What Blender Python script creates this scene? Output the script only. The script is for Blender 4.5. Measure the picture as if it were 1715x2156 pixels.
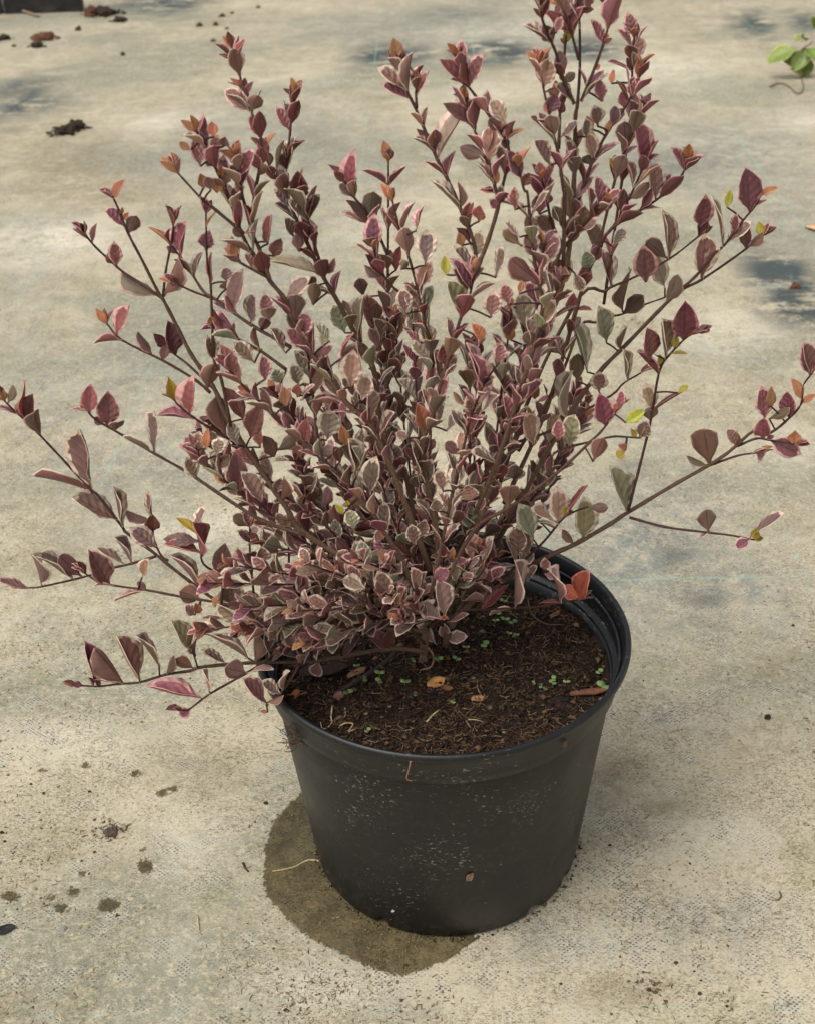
import bpy, math, random
import numpy as np
from mathutils import Vector
from mathutils.bvhtree import BVHTree
from mathutils import noise as mnoise

sc = bpy.context.scene
for o in list(bpy.data.objects):
    bpy.data.objects.remove(o)

# ------------------------------------------------------------------ camera
F_PX, CAM = 2704.4, np.array([0.0, -0.71742, 0.74307])
PITCH, YAW, ROLL = 0.55678, -0.02919, -0.03712
_cp, _sp = math.cos(PITCH), math.sin(PITCH)
FW = np.array([math.sin(YAW) * _cp, math.cos(YAW) * _cp, -_sp])
_r = np.cross(FW, [0, 0, 1]); _r /= np.linalg.norm(_r); _u = np.cross(_r, FW)
RT = math.cos(ROLL) * _r + math.sin(ROLL) * _u
UP = -math.sin(ROLL) * _r + math.cos(ROLL) * _u
cam_d = bpy.data.cameras.new('camera')
cam = bpy.data.objects.new('camera', cam_d)
sc.collection.objects.link(cam)
from mathutils import Matrix
cam.matrix_world = Matrix([[RT[i], UP[i], -FW[i], CAM[i]] for i in range(3)] + [[0, 0, 0, 1]])
cam_d.sensor_fit = 'HORIZONTAL'
cam_d.sensor_width = 36.0
cam_d.lens = 36.0 * F_PX / 1715.0
cam_d.clip_start = 0.02
cam_d.clip_end = 400
cam_d.dof.use_dof = True
cam_d.dof.focus_distance = 0.90
cam_d.dof.aperture_fstop = 20
sc.camera = cam

# ------------------------------------------------------------------ light
SUN_EL, SUN_AZ = math.radians(60), math.radians(238)     # azimuth of the sun, clockwise from +Y
w = bpy.data.worlds.new('World'); sc.world = w; w.use_nodes = True
wn = w.node_tree; wn.nodes.clear()
sky = wn.nodes.new('ShaderNodeTexSky'); sky.sky_type = 'NISHITA'; sky.sun_disc = False
sky.sun_elevation = SUN_EL; sky.sun_rotation = SUN_AZ
sky.air_density = 1.0; sky.dust_density = 4.0; sky.ozone_density = 1.0
hs = wn.nodes.new('ShaderNodeHueSaturation'); hs.inputs['Saturation'].default_value = 0.22
bg = wn.nodes.new('ShaderNodeBackground'); bg.inputs['Strength'].default_value = 0.15
wo = wn.nodes.new('ShaderNodeOutputWorld')
wn.links.new(sky.outputs[0], hs.inputs['Color']); wn.links.new(hs.outputs[0], bg.inputs[0]); wn.links.new(bg.outputs[0], wo.inputs[0])
sl = bpy.data.lights.new('sun', 'SUN'); sl.energy = 1.3; sl.angle = math.radians(50); sl.color = (1.0, 0.955, 0.88)
so = bpy.data.objects.new('sun', sl); sc.collection.objects.link(so)
sd = Vector((math.sin(SUN_AZ) * math.cos(SUN_EL), math.cos(SUN_AZ) * math.cos(SUN_EL), math.sin(SUN_EL)))
so.rotation_euler = sd.to_track_quat('Z', 'Y').to_euler(); so.location = sd * 5
sc.view_settings.view_transform = 'Standard'; sc.view_settings.look = 'None'
sc.view_settings.gamma = 1.0; sc.view_settings.use_curve_mapping = False
sc.view_settings.exposure = 0.27
sc.cycles.max_bounces = 4; sc.cycles.diffuse_bounces = 3; sc.cycles.glossy_bounces = 2; sc.cycles.transmission_bounces = 3

# ------------------------------------------------------------------ helpers
rnd = random.Random(7)
TILES = dict(A=(0, 500), B=(574, 0), C=(574, 500), D=(1148, 0), E=(1148, 500), F=(1722, 0), G=(1722, 500),
             H=(0, 1000), I=(574, 1000), J=(1148, 1000), K=(1722, 1000), L=(0, 1500), M=(574, 1500), N=(1148, 1500),
             O=(0, 0), U=(1722, 1500))
def tz(tile, x, y):
    if tile == 'Z': return (x, y)
    if tile == 'P': return ((x / 2.858) / 1.3388, (2074 + y / 2.858) / 1.3388)
    if tile == 'Q': return ((1700 + x / 2.878) / 1.3388, (2200 + y / 2.878) / 1.3388)
    if tile == 'R': return ((800 + x / 1.9056) / 1.3388, (2300 + y / 1.9056) / 1.3388)
    ox, oy = TILES[tile]
    return ((ox + x / 2.988) / 1.3388, (oy + y / 2.988) / 1.3388)
def ray(x, y): return FW + (x - 857.5) / F_PX * RT - (y - 1078.0) / F_PX * UP
def on_z(x, y, z=0.0):
    d = ray(x, y); return CAM + d * ((z - CAM[2]) / d[2])
def on_y(x, y, yy):
    d = ray(x, y); return CAM + d * ((yy - CAM[1]) / d[1])
def proj(P):
    v = np.asarray(P) - CAM; dd = v @ FW
    return np.stack([857.5 + F_PX * (v @ RT) / dd, 1078 - F_PX * (v @ UP) / dd], -1)
def lin(r, g, b, k=1.0):
    f = lambda c: ((c / 255 + 0.055) / 1.055) ** 2.4 if c > 10 else c / 255 / 12.92
    return (f(r) * k, f(g) * k, f(b) * k, 1.0)
def mesh_obj(name, V, Fc, mats, parent=None, midx=None, smooth=True, attrs=None):
    me = bpy.data.meshes.new(name)
    me.from_pydata([tuple(v) for v in V], [], [tuple(f) for f in Fc])
    for m in (mats if isinstance(mats, (list, tuple)) else [mats]): me.materials.append(m)
    if midx is not None: me.polygons.foreach_set('material_index', midx)
    if smooth: me.polygons.foreach_set('use_smooth', [True] * len(me.polygons))
    for an, (ty, arr) in (attrs or {}).items():
        a = me.attributes.new(an, ty, 'POINT')
        arr = np.asarray(arr, dtype=np.float32)
        a.data.foreach_set('color' if ty == 'FLOAT_COLOR' else 'vector' if ty == 'FLOAT_VECTOR' else 'value', arr.ravel())
    me.update()
    ob = bpy.data.objects.new(name, me); sc.collection.objects.link(ob)
    if parent is not None: ob.parent = parent
    return ob
def empty(name, loc=(0, 0, 0)):
    o = bpy.data.objects.new(name, None); o.location = loc; o.empty_display_size = 0.02
    sc.collection.objects.link(o); return o
def tag(o, label, cat=None, group=None, kind=None):
    o['label'] = label
    if cat: o['category'] = cat
    if group: o['group'] = group
    if kind: o['kind'] = kind
    return o
class NT:
    def __init__(s, name):
        s.m = bpy.data.materials.new(name); s.m.use_nodes = True; s.t = s.m.node_tree
        s.t.nodes.clear(); s.out = s.n('ShaderNodeOutputMaterial'); s.b = s.n('ShaderNodeBsdfPrincipled')
        s.t.links.new(s.b.outputs[0], s.out.inputs[0])
    def n(s, ty, **k):
        x = s.t.nodes.new(ty)
        for a, v in k.items(): setattr(x, a, v)
        return x
    def put(s, sock, v):
        if hasattr(v, 'is_linked') or isinstance(v, bpy.types.NodeSocket): s.t.links.new(v, sock)
        else: sock.default_value = v
    def math(s, op, a, b=0.0, c=0.0, clamp=False):
        x = s.n('ShaderNodeMath', operation=op, use_clamp=clamp)
        for i, v in enumerate((a, b, c)): s.put(x.inputs[i], v)
        return x.outputs[0]
    def mix(s, f, a, b, mode='MIX'):
        x = s.n('ShaderNodeMix', data_type='RGBA', blend_type=mode)
        s.put(x.inputs[0], f); s.put(x.inputs[6], a); s.put(x.inputs[7], b); return x.outputs[2]
    def ramp(s, v, a, b, lo=0.0, hi=1.0):
        x = s.n('ShaderNodeMapRange', interpolation_type='SMOOTHSTEP')
        s.put(x.inputs[0], v); s.put(x.inputs[1], a); s.put(x.inputs[2], b); s.put(x.inputs[3], lo); s.put(x.inputs[4], hi)
        return x.outputs[0]
    def noise(s, vec, scale, detail=2.0, rough=0.5, out=0, dist=0.0):
        x = s.n('ShaderNodeTexNoise'); s.put(x.inputs['Vector'], vec)
        x.inputs['Scale'].default_value = scale; x.inputs['Detail'].default_value = detail
        x.inputs['Roughness'].default_value = rough; x.inputs['Distortion'].default_value = dist
        return x.outputs[out]
    def voro(s, vec, scale, rand=1.0, feat='F1', out=0):
        x = s.n('ShaderNodeTexVoronoi', feature=feat); s.put(x.inputs['Vector'], vec)
        x.inputs['Scale'].default_value = scale; x.inputs['Randomness'].default_value = rand
        return x.outputs[out]
    def mapping(s, vec, sca=(1, 1, 1), rot=(0, 0, 0), loc=(0, 0, 0)):
        x = s.n('ShaderNodeMapping'); s.put(x.inputs[0], vec)
        x.inputs[1].default_value = loc; x.inputs[2].default_value = rot; x.inputs[3].default_value = sca
        return x.outputs[0]
    def attr(s, name, out='Fac'):
        x = s.n('ShaderNodeAttribute'); x.attribute_name = name; return x.outputs[out]
    def bump(s, h, strength=0.5, dist=0.001, nrm=None):
        x = s.n('ShaderNodeBump'); s.put(x.inputs['Height'], h)
        x.inputs['Strength'].default_value = strength; x.inputs['Distance'].default_value = dist
        if nrm is not None: s.put(x.inputs['Normal'], nrm)
        s.t.links.new(x.outputs[0], s.b.inputs['Normal']); return x.outputs[0]
    def set(s, **k):
        for a, v in k.items(): s.put(s.b.inputs[a.replace('_', ' ')], v)
        return s.m

# ------------------------------------------------------------------ materials
def mat_ground():
    N = NT('ground_cloth'); pos = N.n('ShaderNodeTexCoord').outputs['Object']
    n1 = N.noise(pos, 5.0, 4, .6); n2 = N.noise(N.mapping(pos, loc=(3, 1, 0)), 14.0, 4, .6); n3 = N.noise(pos, 420.0, 3, .65)
    nm = N.noise(N.mapping(pos, loc=(7, 2, 0)), 55.0, 4, .6)
    c = N.mix(N.ramp(n1, .38, .62), lin(163, 156, 134), lin(175, 166, 144))
    c = N.mix(N.ramp(n2, .5, .72), c, lin(154, 150, 121))
    c = N.mix(N.math('MULTIPLY', N.ramp(nm, .48, .72), .55), c, lin(143, 131, 106))
    c = N.mix(N.ramp(n3, .40, .70, 0, .55), c, lin(198, 188, 164))
    n4 = N.noise(N.mapping(pos, sca=(1, 1.5, 1), loc=(2, 8, 0)), 300.0, 4, .7)
    c = N.mix(N.math('MULTIPLY', N.ramp(n4, .50, .68), N.ramp(nm, .30, .62, .45, 1)), c, lin(98, 90, 68))
    big = N.noise(N.mapping(pos, sca=(.7, 1, 1), loc=(11, 3, 0)), 3.2, 5, .62)
    grit = N.noise(N.mapping(pos, loc=(6, 1, 4)), 130.0, 5, .8)
    c = N.mix(N.math('MULTIPLY', N.ramp(big, .44, .62, 0, .85), N.ramp(grit, .36, .56)), c, lin(122, 125, 110))
    c = N.mix(N.ramp(N.noise(N.mapping(pos, sca=(.8, 1, 1), loc=(21, 13, 0)), 2.6, 4, .6), .54, .70, 0, .6), c, lin(186, 177, 154))
    c = N.mix(N.math('MULTIPLY', N.attr('pale'), N.ramp(nm, .30, .58, .25, .9)), c, lin(206, 200, 182))
    c = N.mix(N.math('MULTIPLY', N.attr('brown'), N.ramp(nm, .25, .6)), c, lin(128, 116, 92))
    # woven fabric showing through the silt
    lat0 = N.mapping(pos, sca=(1.0, 1.22, 1.0))
    lat = N.mapping(lat0, rot=(0, 0, math.radians(45)))
    jit = N.n('ShaderNodeVectorMath', operation='MULTIPLY_ADD')
    nc = N.noise(pos, 60.0, 1, .5, out=1); N.put(jit.inputs[0], nc); jit.inputs[1].default_value = (.0016,) * 3; N.put(jit.inputs[2], lat)
    v = N.voro(jit.outputs[0], 1 / .0029, 0.0)
    vc = N.n('ShaderNodeSeparateColor'); N.put(vc.inputs[0], N.voro(jit.outputs[0], 1 / .0029, 0.0, out=1))
    hole = N.math('MULTIPLY', N.ramp(v, .22, .46, 1, 0), N.ramp(vc.outputs[0], .10, .55, .15, 1))
    patch = N.noise(N.mapping(pos, loc=(1, 5, 0)), 34.0, 6, .74)
    clean = N.attr('clean')
    pm = N.math('ADD', N.ramp(patch, .49, .60), N.math('MULTIPLY', clean, N.ramp(patch, .36, .56)), clamp=True)
    c = N.mix(N.math('MULTIPLY', pm, .30), c, lin(188, 183, 166))
    film = N.math('MULTIPLY', clean, N.ramp(N.noise(N.mapping(pos, loc=(4, 4, 1)), 40.0, 5, .7), .30, .62))
    c = N.mix(N.math('MULTIPLY', N.math('MULTIPLY', film, N.ramp(grit, .34, .54, .25, 1)), .9), c, lin(118, 125, 122))
    c = N.mix(N.math('MULTIPLY', N.math('MULTIPLY', pm, hole), .80), c, lin(74, 80, 84))
    dk = N.attr('dark')
    c = N.mix(N.math('MULTIPLY', N.math('MULTIPLY', dk, 1.5, clamp=True), N.ramp(N.noise(N.mapping(pos, sca=(.7, 1, 1)), 16.0, 6, .78), .36, .54)), c, lin(66, 76, 78))
    # coloured guide threads
    sx = N.n('ShaderNodeSeparateXYZ'); N.put(sx.inputs[0], pos)
    def line(o, off, w_):
        a = N.math('ABSOLUTE', N.math('SUBTRACT', N.math('FRACT', N.math('MULTIPLY_ADD', o, 4.0, off)), .5))
        return N.ramp(a, w_ * .6, w_, 1, 0)
    wob = N.math('MULTIPLY_ADD', N.noise(pos, 6.0, 1), .006, sx.outputs[1])
    ln = N.math('MAXIMUM', line(sx.outputs[0], .05, .007), line(wob, .13, .007))
    lm = N.math('MULTIPLY', ln, N.math('ADD', N.math('MULTIPLY', N.math('ADD', clean, dk), .45), N.ramp(patch, .5, .7, .02, .3)), clamp=True)
    c = N.mix(lm, c, lin(125, 178, 166))
    # fine dark organic flecks and hair cracks
    sq = N.noise(N.mapping(pos, sca=(1, 1.7, 1)), 230.0, 3, .6, dist=1.2)
    sqm = N.math('MULTIPLY', N.ramp(N.math('ABSOLUTE', N.math('SUBTRACT', sq, .56)), .012, .035, 1, 0), N.ramp(N.noise(N.mapping(pos, loc=(9, 9, 0)), 18.0, 4, .6), .36, .58))
    c = N.mix(N.math('MULTIPLY', sqm, .85), c, lin(84, 73, 50))
    fk = N.voro(N.mapping(pos, loc=(.3, .7, 0)), 95.0, 1.0)
    fkm = N.math('MULTIPLY', N.ramp(fk, .06, .12, 1, 0), N.ramp(N.noise(pos, 9.0, 3), .4, .6))
    c = N.mix(N.math('MULTIPLY', fkm, .8), c, lin(80, 68, 50))
    # damp patch left by the pot and a few drips
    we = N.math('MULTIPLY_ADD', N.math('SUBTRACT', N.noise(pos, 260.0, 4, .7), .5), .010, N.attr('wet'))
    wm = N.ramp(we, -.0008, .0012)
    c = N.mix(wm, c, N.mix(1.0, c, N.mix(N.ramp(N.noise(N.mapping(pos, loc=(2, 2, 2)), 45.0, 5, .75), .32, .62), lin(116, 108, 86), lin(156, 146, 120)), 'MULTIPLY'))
    N.bump(N.noise(N.mapping(pos, loc=(5, 5, 5)), 330.0, 3, .7), .6, .0016)
    c = N.mix(1.0, c, (1.11, 1.085, 1.06, 1), 'MULTIPLY')
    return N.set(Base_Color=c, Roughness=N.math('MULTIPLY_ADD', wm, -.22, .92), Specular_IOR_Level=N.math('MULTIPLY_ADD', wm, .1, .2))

def mat_pot(dust=1.0):
    N = NT('black_plastic'); pos = N.n('ShaderNodeTexCoord').outputs['Object']
    sx = N.n('ShaderNodeSeparateXYZ'); N.put(sx.inputs[0], pos)
    n1 = N.noise(pos, 14.0, 5, .65); n2 = N.noise(pos, 120.0, 4, .7)
    c = N.mix(N.ramp(n1, .35, .7), lin(14, 15, 17), lin(24, 25, 27))
    c = N.mix(N.math('MULTIPLY', N.ramp(n2, .54, .8), .34 * dust), c, lin(70, 68, 66))
    f1 = N.noise(N.mapping(pos, sca=(1, 1, 2.2), rot=(0, 0, .3)), 330.0, 2, .5, dist=.6)
    zone = N.ramp(N.noise(N.mapping(pos, loc=(0, 2.3, 0)), 16.0, 4, .7), .45, .62)
    m = N.math('MULTIPLY', N.ramp(f1, N.math('MULTIPLY_ADD', zone, -.14, .715), .77), N.math('MULTIPLY_ADD', zone, .6, .4))
    c = N.mix(N.math('MULTIPLY', m, .9 * dust), c, lin(150, 143, 128))
    foot = N.math('MULTIPLY', N.ramp(sx.outputs[2], .012, .05, 1, 0), N.ramp(n1, .45, .62))
    c = N.mix(N.math('MULTIPLY', foot, .2 * dust), c, lin(98, 88, 70))
    sc_ = N.noise(N.mapping(pos, sca=(1, 1, 9), rot=(0, .3, 0)), 70.0, 3, .6)
    c = N.mix(N.math('MULTIPLY', N.ramp(sc_, .66, .76), .35 * dust), c, lin(120, 114, 104))
    N.bump(N.math('ADD', n2, N.math('MULTIPLY', n1, 2.0)), .16, .0012)
    return N.set(Base_Color=c, Roughness=N.ramp(n1, .3, .7, .36, .54), Specular_IOR_Level=.45)

def leaf_mat(under=False):
    N = NT('leaf_underside' if under else 'leaf_upper')
    uv = N.attr('luv', 'Vector'); s = N.n('ShaderNodeSeparateXYZ'); N.put(s.inputs[0], uv)
    t, v, sd_ = s.outputs[0], s.outputs[1], s.outputs[2]
    p = N.n('ShaderNodeSeparateXYZ'); N.put(p.inputs[0], N.attr('lpar', 'Vector')); mw, bul = p.outputs[0], p.outputs[1]
    av = N.math('ABSOLUTE', v)
    nv = N.noise(N.mapping(uv, sca=(2.6, 1.5, 37.0)), 1.6, 3, .6)
    nf = N.noise(N.mapping(uv, sca=(2.0, 1.0, 61.0)), 9.0, 3, .6)
    nb = N.noise(N.mapping(uv, sca=(1.8, 1.0, 23.0)), 1.1, 2, .5)
    edge = N.math('MINIMUM', N.math('SUBTRACT', 1.0, av), N.math('MULTIPLY', N.math('SUBTRACT', 1.0, t), 2.2))
    ph = N.math('MULTIPLY', N.math('SUBTRACT', N.math('MULTIPLY', t, 5.0), N.math('MULTIPLY', av, 1.3)), 6.2832)
    wave = N.math('SINE', ph)
    rib = N.ramp(av, .03, .09, 1, 0)
    cc, mc = N.attr('ccol', 'Color'), N.attr('mcol', 'Color')
    base = N.mix(N.ramp(nb, .35, .65), N.mix(1.0, cc, (.80, .78, .76, 1), 'MULTIPLY'), cc)
    if not under:
        em = N.math('MULTIPLY_ADD', N.math('SUBTRACT', nv, .5), .55, edge)
        mm = N.ramp(em, N.math('MULTIPLY', mw, .72), mw, 1, 0)
        blot = N.math('MULTIPLY', N.ramp(nv, .62, .70), .45)
        c = N.mix(blot, base, N.mix(.45, cc, mc))
        c = N.mix(N.math('MULTIPLY', mm, N.ramp(nf, .2, .6, .70, 1)), c, mc)
        c = N.mix(N.math('MULTIPLY', N.ramp(wave, .55, 1.0), .05), c, mc)
        c = N.mix(N.math('MULTIPLY', rib, .35), c, N.mix(1.0, c, (.62, .50, .48, 1), 'MULTIPLY'))
        c = N.mix(N.ramp(nf, .3, .75, 0, .22), c, N.mix(1.0, c, (1.35, 1.3, 1.25, 1), 'MULTIPLY'))
        h = N.math('ADD', N.math('MULTIPLY', N.math('MULTIPLY', wave, bul), -.42), N.math('ADD', N.math('MULTIPLY', rib, -.9), N.math('MULTIPLY', nf, .5)))
        N.bump(h, .7, .0006)
        ro = N.ramp(nf, .2, .8, .34, .52); sp = .5
    else:
        mm = N.ramp(edge, .07, .14, 1, 0)
        c = N.mix(N.math('MULTIPLY', mm, .8), base, mc)
        c = N.mix(N.math('MULTIPLY', rib, .6), c, N.mix(1.0, c, (.42, .34, .33, 1), 'MULTIPLY'))
        c = N.mix(N.math('MULTIPLY', N.ramp(wave, .8, 1.0), .18), c, N.mix(1.0, c, (.5, .42, .4, 1), 'MULTIPLY'))
        N.bump(N.math('ADD', N.math('MULTIPLY', rib, 1.0), N.math('MULTIPLY', nf, .3)), .5, .0005)
        ro, sp = .6, .3
    m = N.set(Base_Color=c, Roughness=ro, Specular_IOR_Level=sp)
    tr = N.n('ShaderNodeBsdfTranslucent'); N.put(tr.inputs[0], N.mix(1.0, c, (1.0, .62, .50, 1), 'MULTIPLY'))
    ms = N.n('ShaderNodeMixShader'); ms.inputs[0].default_value = .14
    N.t.links.new(N.b.outputs[0], ms.inputs[1]); N.t.links.new(tr.outputs[0], ms.inputs[2]); N.t.links.new(ms.outputs[0], N.out.inputs[0])
    return m

def mat_attr(name, rough=.75, var=.35, scale=300.0, spec=.25, bump=.4):
    N = NT(name); pos = N.n('ShaderNodeTexCoord').outputs['Object']
    n = N.noise(pos, scale, 4, .65); cc = N.attr('ccol', 'Color')
    c = N.mix(N.ramp(n, .3, .7), N.mix(1.0, cc, (1 - var, 1 - var, 1 - var, 1), 'MULTIPLY'), N.mix(1.0, cc, (1 + var, 1 + var, 1 + var, 1), 'MULTIPLY'))
    N.bump(n, bump, .0006)
    return N.set(Base_Color=c, Roughness=rough, Specular_IOR_Level=spec)

M_GROUND, M_POT = mat_ground(), mat_pot()
M_UP, M_UN = leaf_mat(), leaf_mat(True)
M_BARK = mat_attr('bark', .7, .28, 500.0)
M_SOIL = mat_attr('peat', .95, .4, 700.0, .15)
M_CLOD = mat_attr('dirt_clod', .95, .35, 350.0, .15)
M_GREEN = mat_attr('green_leaf', .5, .18, 400.0, .4)
M_DRY = mat_attr('dry_leaf', .65, .22, 350.0, .3)
M_STONE = mat_attr('pebble', .7, .15, 500.0, .3)

# ------------------------------------------------------------------ ground
def axis(lo, hi, step, far_lo, far_hi):
    a = list(np.arange(lo, hi + 1e-6, step)); s = step; x = lo
    while x > far_lo: s *= 1.12; x -= s; a.insert(0, x)
    s = step; x = a[-1]
    while x < far_hi: s *= 1.12; x += s; a.append(x)
    return np.array(a)
gx, gy = axis(-.42, .42, .0045, -90, 90), axis(-.30, .75, .0045, -60, 160)
XX, YY = np.meshgrid(gx, gy); gp_ = np.stack([XX.ravel(), YY.ravel()], 1)
def poly_sd(P, poly):
    poly = np.asarray(poly); d = np.full(len(P), 1e9); ins = np.zeros(len(P), bool)
    for i in range(len(poly)):
        a, b = poly[i], poly[(i + 1) % len(poly)]; e = b - a
        tt = np.clip(((P - a) @ e) / (e @ e), 0, 1); d = np.minimum(d, np.linalg.norm(P - a - tt[:, None] * e, axis=1))
        c = ((a[1] > P[:, 1]) != (b[1] > P[:, 1])) & (P[:, 0] < (b[0] - a[0]) * (P[:, 1] - a[1]) / (b[1] - a[1] + 1e-12) + a[0])
        ins ^= c
    return np.where(ins, d, -d)
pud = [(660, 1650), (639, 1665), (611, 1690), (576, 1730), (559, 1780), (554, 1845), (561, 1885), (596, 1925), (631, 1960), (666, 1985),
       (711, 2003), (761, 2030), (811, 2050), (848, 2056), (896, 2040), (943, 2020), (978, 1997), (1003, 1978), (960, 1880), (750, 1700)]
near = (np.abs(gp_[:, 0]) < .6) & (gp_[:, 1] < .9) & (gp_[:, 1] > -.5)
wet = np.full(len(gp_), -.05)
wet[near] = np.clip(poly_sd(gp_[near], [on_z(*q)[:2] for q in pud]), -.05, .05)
def blob(P, x, y, rx, ry):           # ellipse given by its pixel extent, laid on the ground
    c = on_z(x, y)[:2]; ax = on_z(x + rx, y)[:2] - c; ay = on_z(x, y - ry)[:2] - c
    Mx = np.linalg.inv(np.stack([ax, ay], 1)); q = (P - c) @ Mx.T
    return np.sqrt((q ** 2).sum(1)), (np.linalg.norm(ax) + np.linalg.norm(ay)) / 2
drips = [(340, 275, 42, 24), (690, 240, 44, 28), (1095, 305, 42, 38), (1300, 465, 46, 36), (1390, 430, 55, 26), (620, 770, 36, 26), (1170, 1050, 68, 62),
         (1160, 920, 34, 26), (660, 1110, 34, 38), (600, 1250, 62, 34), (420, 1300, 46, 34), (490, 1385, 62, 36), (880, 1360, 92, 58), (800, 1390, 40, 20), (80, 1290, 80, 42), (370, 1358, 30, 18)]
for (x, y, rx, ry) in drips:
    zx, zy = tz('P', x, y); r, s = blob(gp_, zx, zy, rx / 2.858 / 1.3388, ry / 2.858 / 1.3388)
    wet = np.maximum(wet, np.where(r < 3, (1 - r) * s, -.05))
def field(lst):
    f = np.zeros(len(gp_))
    for (x, y, rx, ry, k) in lst:
        r, _ = blob(gp_, x, y, rx, ry); f = np.maximum(f, k * np.clip(1.25 - r, 0, 1))
    return f
cleanf = field([(1350, 1150, 260, 170, 1), (1500, 1230, 220, 120, .8), (1480, 330, 330, 90, .85), (1650, 470, 160, 90, .6), (560, 560, 200, 150, .55), (300, 800, 200, 120, .5),
                (320, 960, 240, 90, .6), (600, 260, 240, 60, .6), (900, 60, 400, 50, .6), (420, 330, 220, 60, .6), (120, 820, 130, 90, .45), (1450, 1500, 150, 60, .5), (1500, 1950, 220, 90, .55), (1150, 1980, 160, 70, .5),
                (230, 880, 120, 60, .4), (700, 380, 200, 80, .5), (1250, 420, 160, 90, .5), (60, 60, 160, 40, .3), (1400, 900, 130, 60, .4), (60, 600, 80, 160, .4)])
darkf = field([(50, 205, 80, 38, 1), (170, 232, 90, 14, .6), (830, 122, 110, 20, 1), (1040, 112, 110, 14, 1), (1240, 108, 90, 18, .9), (980, 38, 120, 14, .55), (1380, 78, 50, 12, .9), (1590, 55, 60, 14, .9), (1680, 45, 40, 10, .8),
               (1660, 70, 40, 10, .6), (1600, 555, 60, 26, .8), (1640, 575, 85, 50, .9), (1690, 635, 100, 55, 1), (1380, 350, 120, 30, .35), (640, 300, 120, 22, .35), (60, 30, 200, 14, .6), (360, 8, 120, 10, .8), (260, 20, 60, 22, .6), (430, 12, 60, 14, .6), (1420, 1170, 50, 22, .35), (1480, 1260, 60, 22, .3), (700, 60, 60, 8, .4), (1330, 985, 60, 24, .3)])
brownf = field([(160, 340, 160, 70, .7), (60, 260, 80, 30, .5), (300, 200, 140, 16, .7), (680, 95, 60, 10, .7), (230, 400, 120, 30, .8), (340, 385, 30, 14, .8), (1400, 1700, 140, 60, .4), (1300, 1640, 80, 60, .6), (160, 1780, 180, 60, .3),
                (1560, 1560, 160, 60, .4), (1650, 1400, 80, 40, .5), (100, 1200, 120, 60, .4), (1300, 2090, 160, 40, .5), (60, 2100, 120, 50, .5), (420, 1620, 120, 60, .4), (470, 55, 50, 30, .5), (1330, 700, 60, 14, .5), (1460, 760, 60, 14, .4), (250, 1130, 100, 30, .4)])
palef = field([(120, 500, 200, 50, 1), (60, 545, 90, 30, .8), (330, 1120, 170, 45, .8), (480, 1100, 60, 30, .8), (1050, 65, 200, 18, .7), (1350, 150, 240, 40, .7), (1680, 250, 90, 30, .8), (330, 250, 120, 20, .7), (1500, 700, 160, 60, .6), (1650, 940, 90, 50, .6),
               (700, 2080, 200, 60, .5), (1250, 1980, 140, 50, .5), (150, 1560, 160, 60, .5), (400, 1780, 120, 80, .5), (1500, 1750, 140, 60, .5), (620, 150, 120, 20, .5), (1000, 200, 140, 30, .5), (760, 480, 90, 40, .4)])
gz = np.array([0.0020 * mnoise.noise(Vector((x * 9, y * 9, 0))) + 0.0010 * mnoise.noise(Vector((x * 40, y * 40, 3))) if (abs(x) < 1.6 and -.5 < y < 4) else 0.0 for x, y in gp_])
rr_ = np.hypot(gp_[:, 0], gp_[:, 1]); gz = np.where(rr_ < .16, gz * np.clip((rr_ - .11) / .05, 0, 1), gz) - .0004
nx, ny = len(gx), len(gy)
ii, jj = np.meshgrid(np.arange(nx - 1), np.arange(ny - 1)); k0 = (jj * nx + ii).ravel()
gF = np.stack([k0, k0 + 1, k0 + 1 + nx, k0 + nx], 1)
g = mesh_obj('ground', np.column_stack([gp_, gz]), gF.tolist(), M_GROUND,
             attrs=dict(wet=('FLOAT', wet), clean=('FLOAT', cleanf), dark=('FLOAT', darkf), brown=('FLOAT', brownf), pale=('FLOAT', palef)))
g['kind'] = 'structure'
def ground_z(x, y): return float(0.0020 * mnoise.noise(Vector((x * 9, y * 9, 0))) + 0.0010 * mnoise.noise(Vector((x * 40, y * 40, 3)))) - .0004

# ------------------------------------------------------------------ pot
def lathe(prof, n=128, wob=0.0, closed=False, zf=None):
    V, Fc = [], []
    for r, z in prof:
        for k in range(n):
            a = 2 * math.pi * k / n
            q = 1 + wob * (math.cos(2 * a + .6) + .5 * math.cos(3 * a + 2)) * (z / .2)
            zz = z + (zf(a, r, z) if zf else 0)
            V.append((r * q * math.cos(a), r * q * math.sin(a), zz))
    m = len(prof)
    for i in range(m if closed else m - 1):
        for k in range(n):
            a, b = i * n + k, i * n + (k + 1) % n; c, d = ((i + 1) % m) * n + (k + 1) % n, ((i + 1) % m) * n + k
            Fc.append((a, b, c, d))
    return V, Fc
POT_H, POT_R = .1991, .130
pot = empty('nursery_pot'); tag(pot, 'round black plastic nursery pot with dusty flared rim holding the shrub', 'plant pot')
notch = [math.radians(d) for d in (-118, -52, -30, 20, 75, 130, 190)]
def foot(a, r, z):
    if z > .012 or r < .09: return 0
    return max(0.0, *[.0075 * max(0, 1 - (abs((a - q + math.pi) % (2 * math.pi) - math.pi) / .055) ** 4) for q in notch]) * (1 if z < .004 else .35)
rb = .1000
body = [(rb - .006, .0055), (rb - .004, .0008), (rb - .001, .0006), (rb + .0004, .0022), (rb + .0018, .012), (rb + .006, .05), (rb + .0115, .10), (rb + .0165, .145), (.1190, .1705), (.1186, .1720),
        (.1172, .1720), (.1160, .1600), (rb + .0100, .10), (rb + .0015, .02), (rb - .003, .0075)]
V, Fc = lathe(body, 160, .004, True, foot); mesh_obj('pot_wall', V, Fc, M_POT, pot)
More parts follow.
